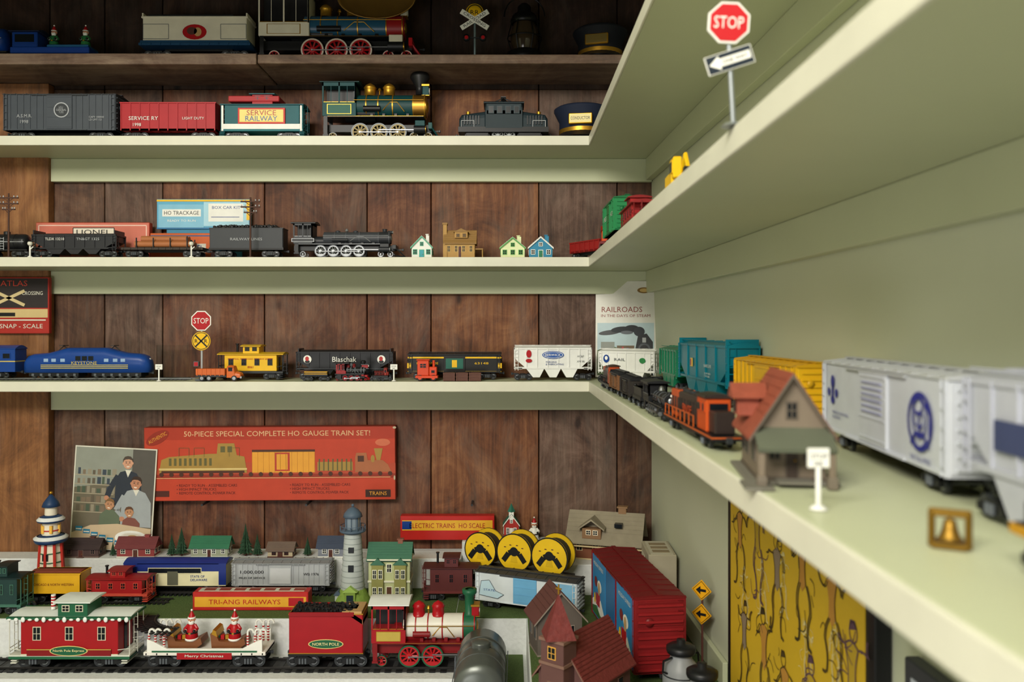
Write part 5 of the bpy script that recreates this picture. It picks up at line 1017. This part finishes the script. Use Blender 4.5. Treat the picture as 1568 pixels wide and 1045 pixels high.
# ---------------------------------------------------------------- front Christmas train
ZT=ZA+4; D1=1157
CR1=P('#9c141c',.35); CG=P('#1f5b3e',.4); WG=P('#cfd0c4',.45)
def xc(b,L,H,W):
    caboose(b,L,H,W,CR1,P('#dfe6e2',.5),P('#d8d2b8',.4),r=8,nw=3,end=18,cup=.02,cupcol=CG,stack=False,fr=WG)
    b.box(-L*.34,L*.34,-W/2-.6,-W/2,18,26,P('#7d1218',.4)); b.box(-L*.34,L*.34,-W/2-.8,-W/2,26,27,P('#b9a24a',.4)); b.ell(0,25,26,7,-W/2-1,P('#d8c27a',.4)); b.ell(0,25,24.5,6,-W/2-1.2,CG); b.text('North Pole Express',0,25,-W/2-1.4,4,P('#ecdca0',.4),42)
    b.box(-L/2,L/2,-W/2-2,W/2+2,H*.8-6,H*.8-3,CG); b.box(-L/2+2,L/2-2,-W/2-.3,W/2+.3,13.5,17,CG)
    for k in range(18): b.sph((-L/2+4+k*L/18,-W/2-2,H*.8-6),2.2,P('#e6e9e6',.6),(1.4,.6,.7+.5*(k%3)),n=8,m=5)
    b.cyl((-L*.2,0,H-18),(-L*.2,0,H+2),3,WH,n=12)
    for k in range(4): b.cyl((-L*.2,0,H-14+k*4),(-L*.2,0,H-12+k*4),3.2,RED,n=12)
car(xc,'christmas_caboose',26,212,916,1018,D1,ZT,46)
def candy(b,x,y,z,h):
    p=[(x,y,z),(x,y,z+h*.7)]+[(x+4-4*math.cos(t),y,z+h*.7+5*math.sin(t)) for t in [math.pi*i/8 for i in range(1,9)]]
    b.tube(p,1.5,WH,8)
    for k in range(6): b.cyl((x,y,z+h*.11*k),(x,y,z+h*.11*k+h*.05),1.75,RED,n=10)
def xf(b,L,H,W):
    flatbase(b,L,W,8,P('#d8d4cc',.4),22); b.box(-L/2+2,L/2-2,-W/2-1,W/2+1,18,23,P('#e0dcd4',.4),.8)
    pts=[(-L*.46,23),(-L*.46,40),(-L*.4,36),(-L*.3,27),(L*.3,27),(L*.4,36),(L*.46,40),(L*.46,23)]
    b.prism(pts,-W/2,-W/2+3,WH,'y'); b.prism(pts,W/2-3,W/2,WH,'y')
    b.box(-L*.22,L*.22,-W/2-1.4,-W/2,13,22,CR1,.4); b.text('Merry Christmas',0,17.5,-W/2-1.7,4.5,P('#cfe6d6',.4),52); b.box(-L*.42,L*.42,-W/2-1,-W/2,22.5,24.5,CG)
    SLR=P('#7a4a2a',.5)
    for x in (-L*.17,L*.18):
        b.prism([(x-24,24),(x-26,44),(x-20,46),(x-14,34),(x+8,32),(x+20,38),(x+22,30),(x+14,24)],-13,13,SLR,'y'); b.prism([(x-24,44),(x-22,50),(x-18,48),(x-16,40)],-14,14,GOLD,'y')
        santa(b,x+4,-2,32,1.4)
        for k in range(4): b.box(x-20+k*6,x-15+k*6,-8+k,-2+k,34,40,[CG,RED,GOLD,WH][k],.4)
    for x in (-L*.45,-L*.4,-L*.33,L*.34,L*.4,L*.44): candy(b,x,-W/2+3,24,34); candy(b,x,W/2-3,24,34)
car(xf,'christmas_sleigh_flatcar',228,416,932,1018,D1,ZT,44)
def xt(b,L,H,W):
    tender(b,L,H,W,CR1,r=8,trim=GOLD); b.ell(0,H*.42,24,6.5,-W/2+.6,P('#d8c27a',.4)); b.ell(0,H*.42,22.6,5.5,-W/2+.4,CG); b.text('NORTH POLE',0,H*.42,-W/2+.2,4,P('#ecdca0',.4),36)
    b.prism([(L/2-22,H-8),(L/2-22,H-2),(L/2-4,H-14),(L/2-4,H-20)],-W/2+1,W/2-1,P('#8a5a3a',.5),'y'); b.box(-L/2+4,L/2-16,-W/2,-W/2+2,H-9,H-3,P('#8e141a',.3),.5); b.box(-L/2+4,L/2-16,W/2-2,W/2,H-9,H-3,P('#8e141a',.3),.5); b.box(L*.2,L*.45,-W/2+1,W/2-1,H-6,H-2,TAN,.5)
car(xt,'christmas_tender',444,564,930,1018,D1,ZT,44)
car(steam,'christmas_locomotive',568,752,905,1018,D1,ZT,46,boiler=P('#dcd8cc',.35),cab=CR1,roof=P('#e3e6e2',.5),wm=P('#b01c22',.35),rim=CG,R=15,nd=2,pilot=P('#1a1b1a',.4),smoke=CG,band=CR1,stack='red',dome=P('#a5161e',.3),frame=P('#7b1418',.4),panel=P('#b9a24a',.4))
# ---------------------------------------------------------------- framed pictures on the right wall
WR=-88.2
def figure(b,cx,cz,s,mt,m2,y,seed):
    rnd=random.Random(seed); R_=rnd.uniform
    def curve(a,c,bend,w):
        n=7; dx,dz=c[0]-a[0],c[1]-a[1]; pts=[(a[0]+dx*i/n-dz*bend*math.sin(math.pi*i/n),a[1]+dz*i/n+dx*bend*math.sin(math.pi*i/n)) for i in range(n+1)]
        b.stroke(pts,w*s,y-R_(0,.3),mt)
    hx,hz=cx+R_(-6,6)*s,cz+30*s
    b.ring(hx,hz,5*s,6*s,1*s,y-.1,mt,n=10); b.pg([(hx-5*s,hz),(hx-4*s,hz+6*s),(hx+2*s,hz+7*s),(hx+5*s,hz+3*s)],y-.1,mt)
    sh=[(cx-9*s,cz+20*s),(cx+8*s,cz+22*s)]; hp=[(cx-5*s,cz-4*s),(cx+6*s,cz-3*s)]
    b.pg([sh[0],(cx,cz+26*s),sh[1],(cx+5*s,cz+8*s),hp[1],(cx,cz-9*s),hp[0],(cx-5*s,cz+8*s)],y-.05,m2)
    curve(sh[0],hp[0],.1,1.1); curve(sh[1],hp[1],-.1,1.1); curve(sh[0],sh[1],.2,1.1)
    for i,sg in enumerate((-1,1)):
        el=(sh[i][0]+sg*R_(5,11)*s,sh[i][1]+R_(-12,4)*s); hd=(el[0]+sg*R_(-2,10)*s,el[1]+R_(-12,14)*s)
        kn=(hp[i][0]+sg*R_(3,9)*s,cz-20*s); ft=(kn[0]+sg*R_(-6,5)*s,cz-42*s)
        for o in (0,2.6*s):
            curve((sh[i][0]+o,sh[i][1]),(el[0]+o,el[1]),.12,1); curve((el[0]+o,el[1]),(hd[0]+o*.6,hd[1]),.15,1); curve((hp[i][0]+o,hp[i][1]),(kn[0]+o,kn[1]),.1*sg,1.2); curve((kn[0]+o,kn[1]),(ft[0]+o*.6,ft[1]),-.12*sg,1.2)
        curve(ft,(ft[0]+sg*6*s,ft[1]-1*s),.1,2.2)
    for k in range(8): a=(cx+R_(-16,16)*s,cz+R_(-40,36)*s); curve(a,(a[0]+R_(-16,16)*s,a[1]+R_(-16,16)*s),R_(-.5,.5),.7)
b=B(); w=345;h=268
b.box(-w/2,w/2,-12,0,0,h,BLK,1); b.box(-w/2+14,w/2-14,-13,-10,14,h-10,P('#cfab2c',.4,0,.15,12))
DK=P('#4a3c1e',.5); PU=P('#5a4250',.5); WS_=P('#e0d49c',.5); GD2=P('#b3952c',.5); TN=P('#b9863c',.5)
pos=[(-125,190),(-70,200),(-15,180),(45,200),(105,190),(140,150),(-110,90),(-50,95),(5,80),(65,95),(120,70)]
for i,(x,z) in enumerate(pos): figure(b,x,z,1.15+.15*(i%2),[DK,PU,DK,P('#3a3420',.5)][i%4],[TN,GD2,P('#8a7a66',.5),TN][i%4],-13.4-.02*i,i)
for i in range(5): figure(b,-110+i*55,140+(i%3)*22,.7,WS_,GD2,-13.2,i+40)
b.box(-w/2+14,-w/2+60,-13.6,-10,h-36,h-10,P('#4a3a2a',.5)); b.text('CIRCUS',-w/2+37,h-23,-13.8,7,WS_,36)
ym=748; b.build('framed_poster',(XW(ym)-1,ym,-408),rz=WR)
b=B(); w=170; b.box(-w/2,w/2,-10,0,0,250,P('#3a3d42',.4),1); b.box(-w/2+10,w/2-10,-11,-9,10,240,P('#b8bfcc',.3)); b.box(-w/2+34,w/2-34,-11.4,-9,36,214,P('#6f7890',.4)); b.ell(0,130,24,34,-11.8,P('#a08a80',.5))
b.build('framed_print',(XW(455)-1,455,-460),rz=WR)
b=B(); b.prism([(XW(1180)-1,1180),(XW(960)-1,960),(XW(960)-7,960),(XW(1180)-7,1180)],ZB+.3,ZB+30,PAINT,'z'); b.build('baseboard_right',bevel=1)
# ================================================================= LIGHTS
def area(name,loc,tgt,sx_,sy_,pw,col):
    l=bpy.data.lights.new(name,'AREA'); l.shape='RECTANGLE'; l.size=sx_; l.size_y=sy_; l.energy=pw; l.color=col
    o=bpy.data.objects.new(name,l); sc.collection.objects.link(o); o.location=(loc[0],loc[1],loc[2]+1.5)
    d=Vector(tgt)-Vector(loc); o.rotation_euler=d.to_track_quat('-Z','Y').to_euler(); return o
area('room_ceiling_lamp',(-.55,-.6,.75),(.05,1.3,-.2),.8,.4,34,(1,.94,.84))
area('added_fill_light',(-.7,-.9,-.5),(.15,1.3,-.3),.8,.5,9,(1,.97,.93))  # added low fill to brighten shelf undersides, not a lamp of the room
w=bpy.data.worlds.new('World'); sc.world=w; w.use_nodes=True; bg=w.node_tree.nodes['Background']; bg.inputs[0].default_value=(.9,.94,1,1); bg.inputs[1].default_value=.07
# ================================================================= CAMERA
c=bpy.data.cameras.new('camera'); co=bpy.data.objects.new('camera',c); sc.collection.objects.link(co)
c.sensor_width=36; c.lens=36*F/1568; co.location=(0,0,1.5); co.rotation_euler=(math.pi/2,0,0)
c.shift_x=5/1568; c.shift_y=-17.5/1568; c.clip_start=.01
c.dof.use_dof=True; c.dof.focus_distance=1.28; c.dof.aperture_fstop=9
sc.camera=co
sc.view_settings.view_transform='Standard'
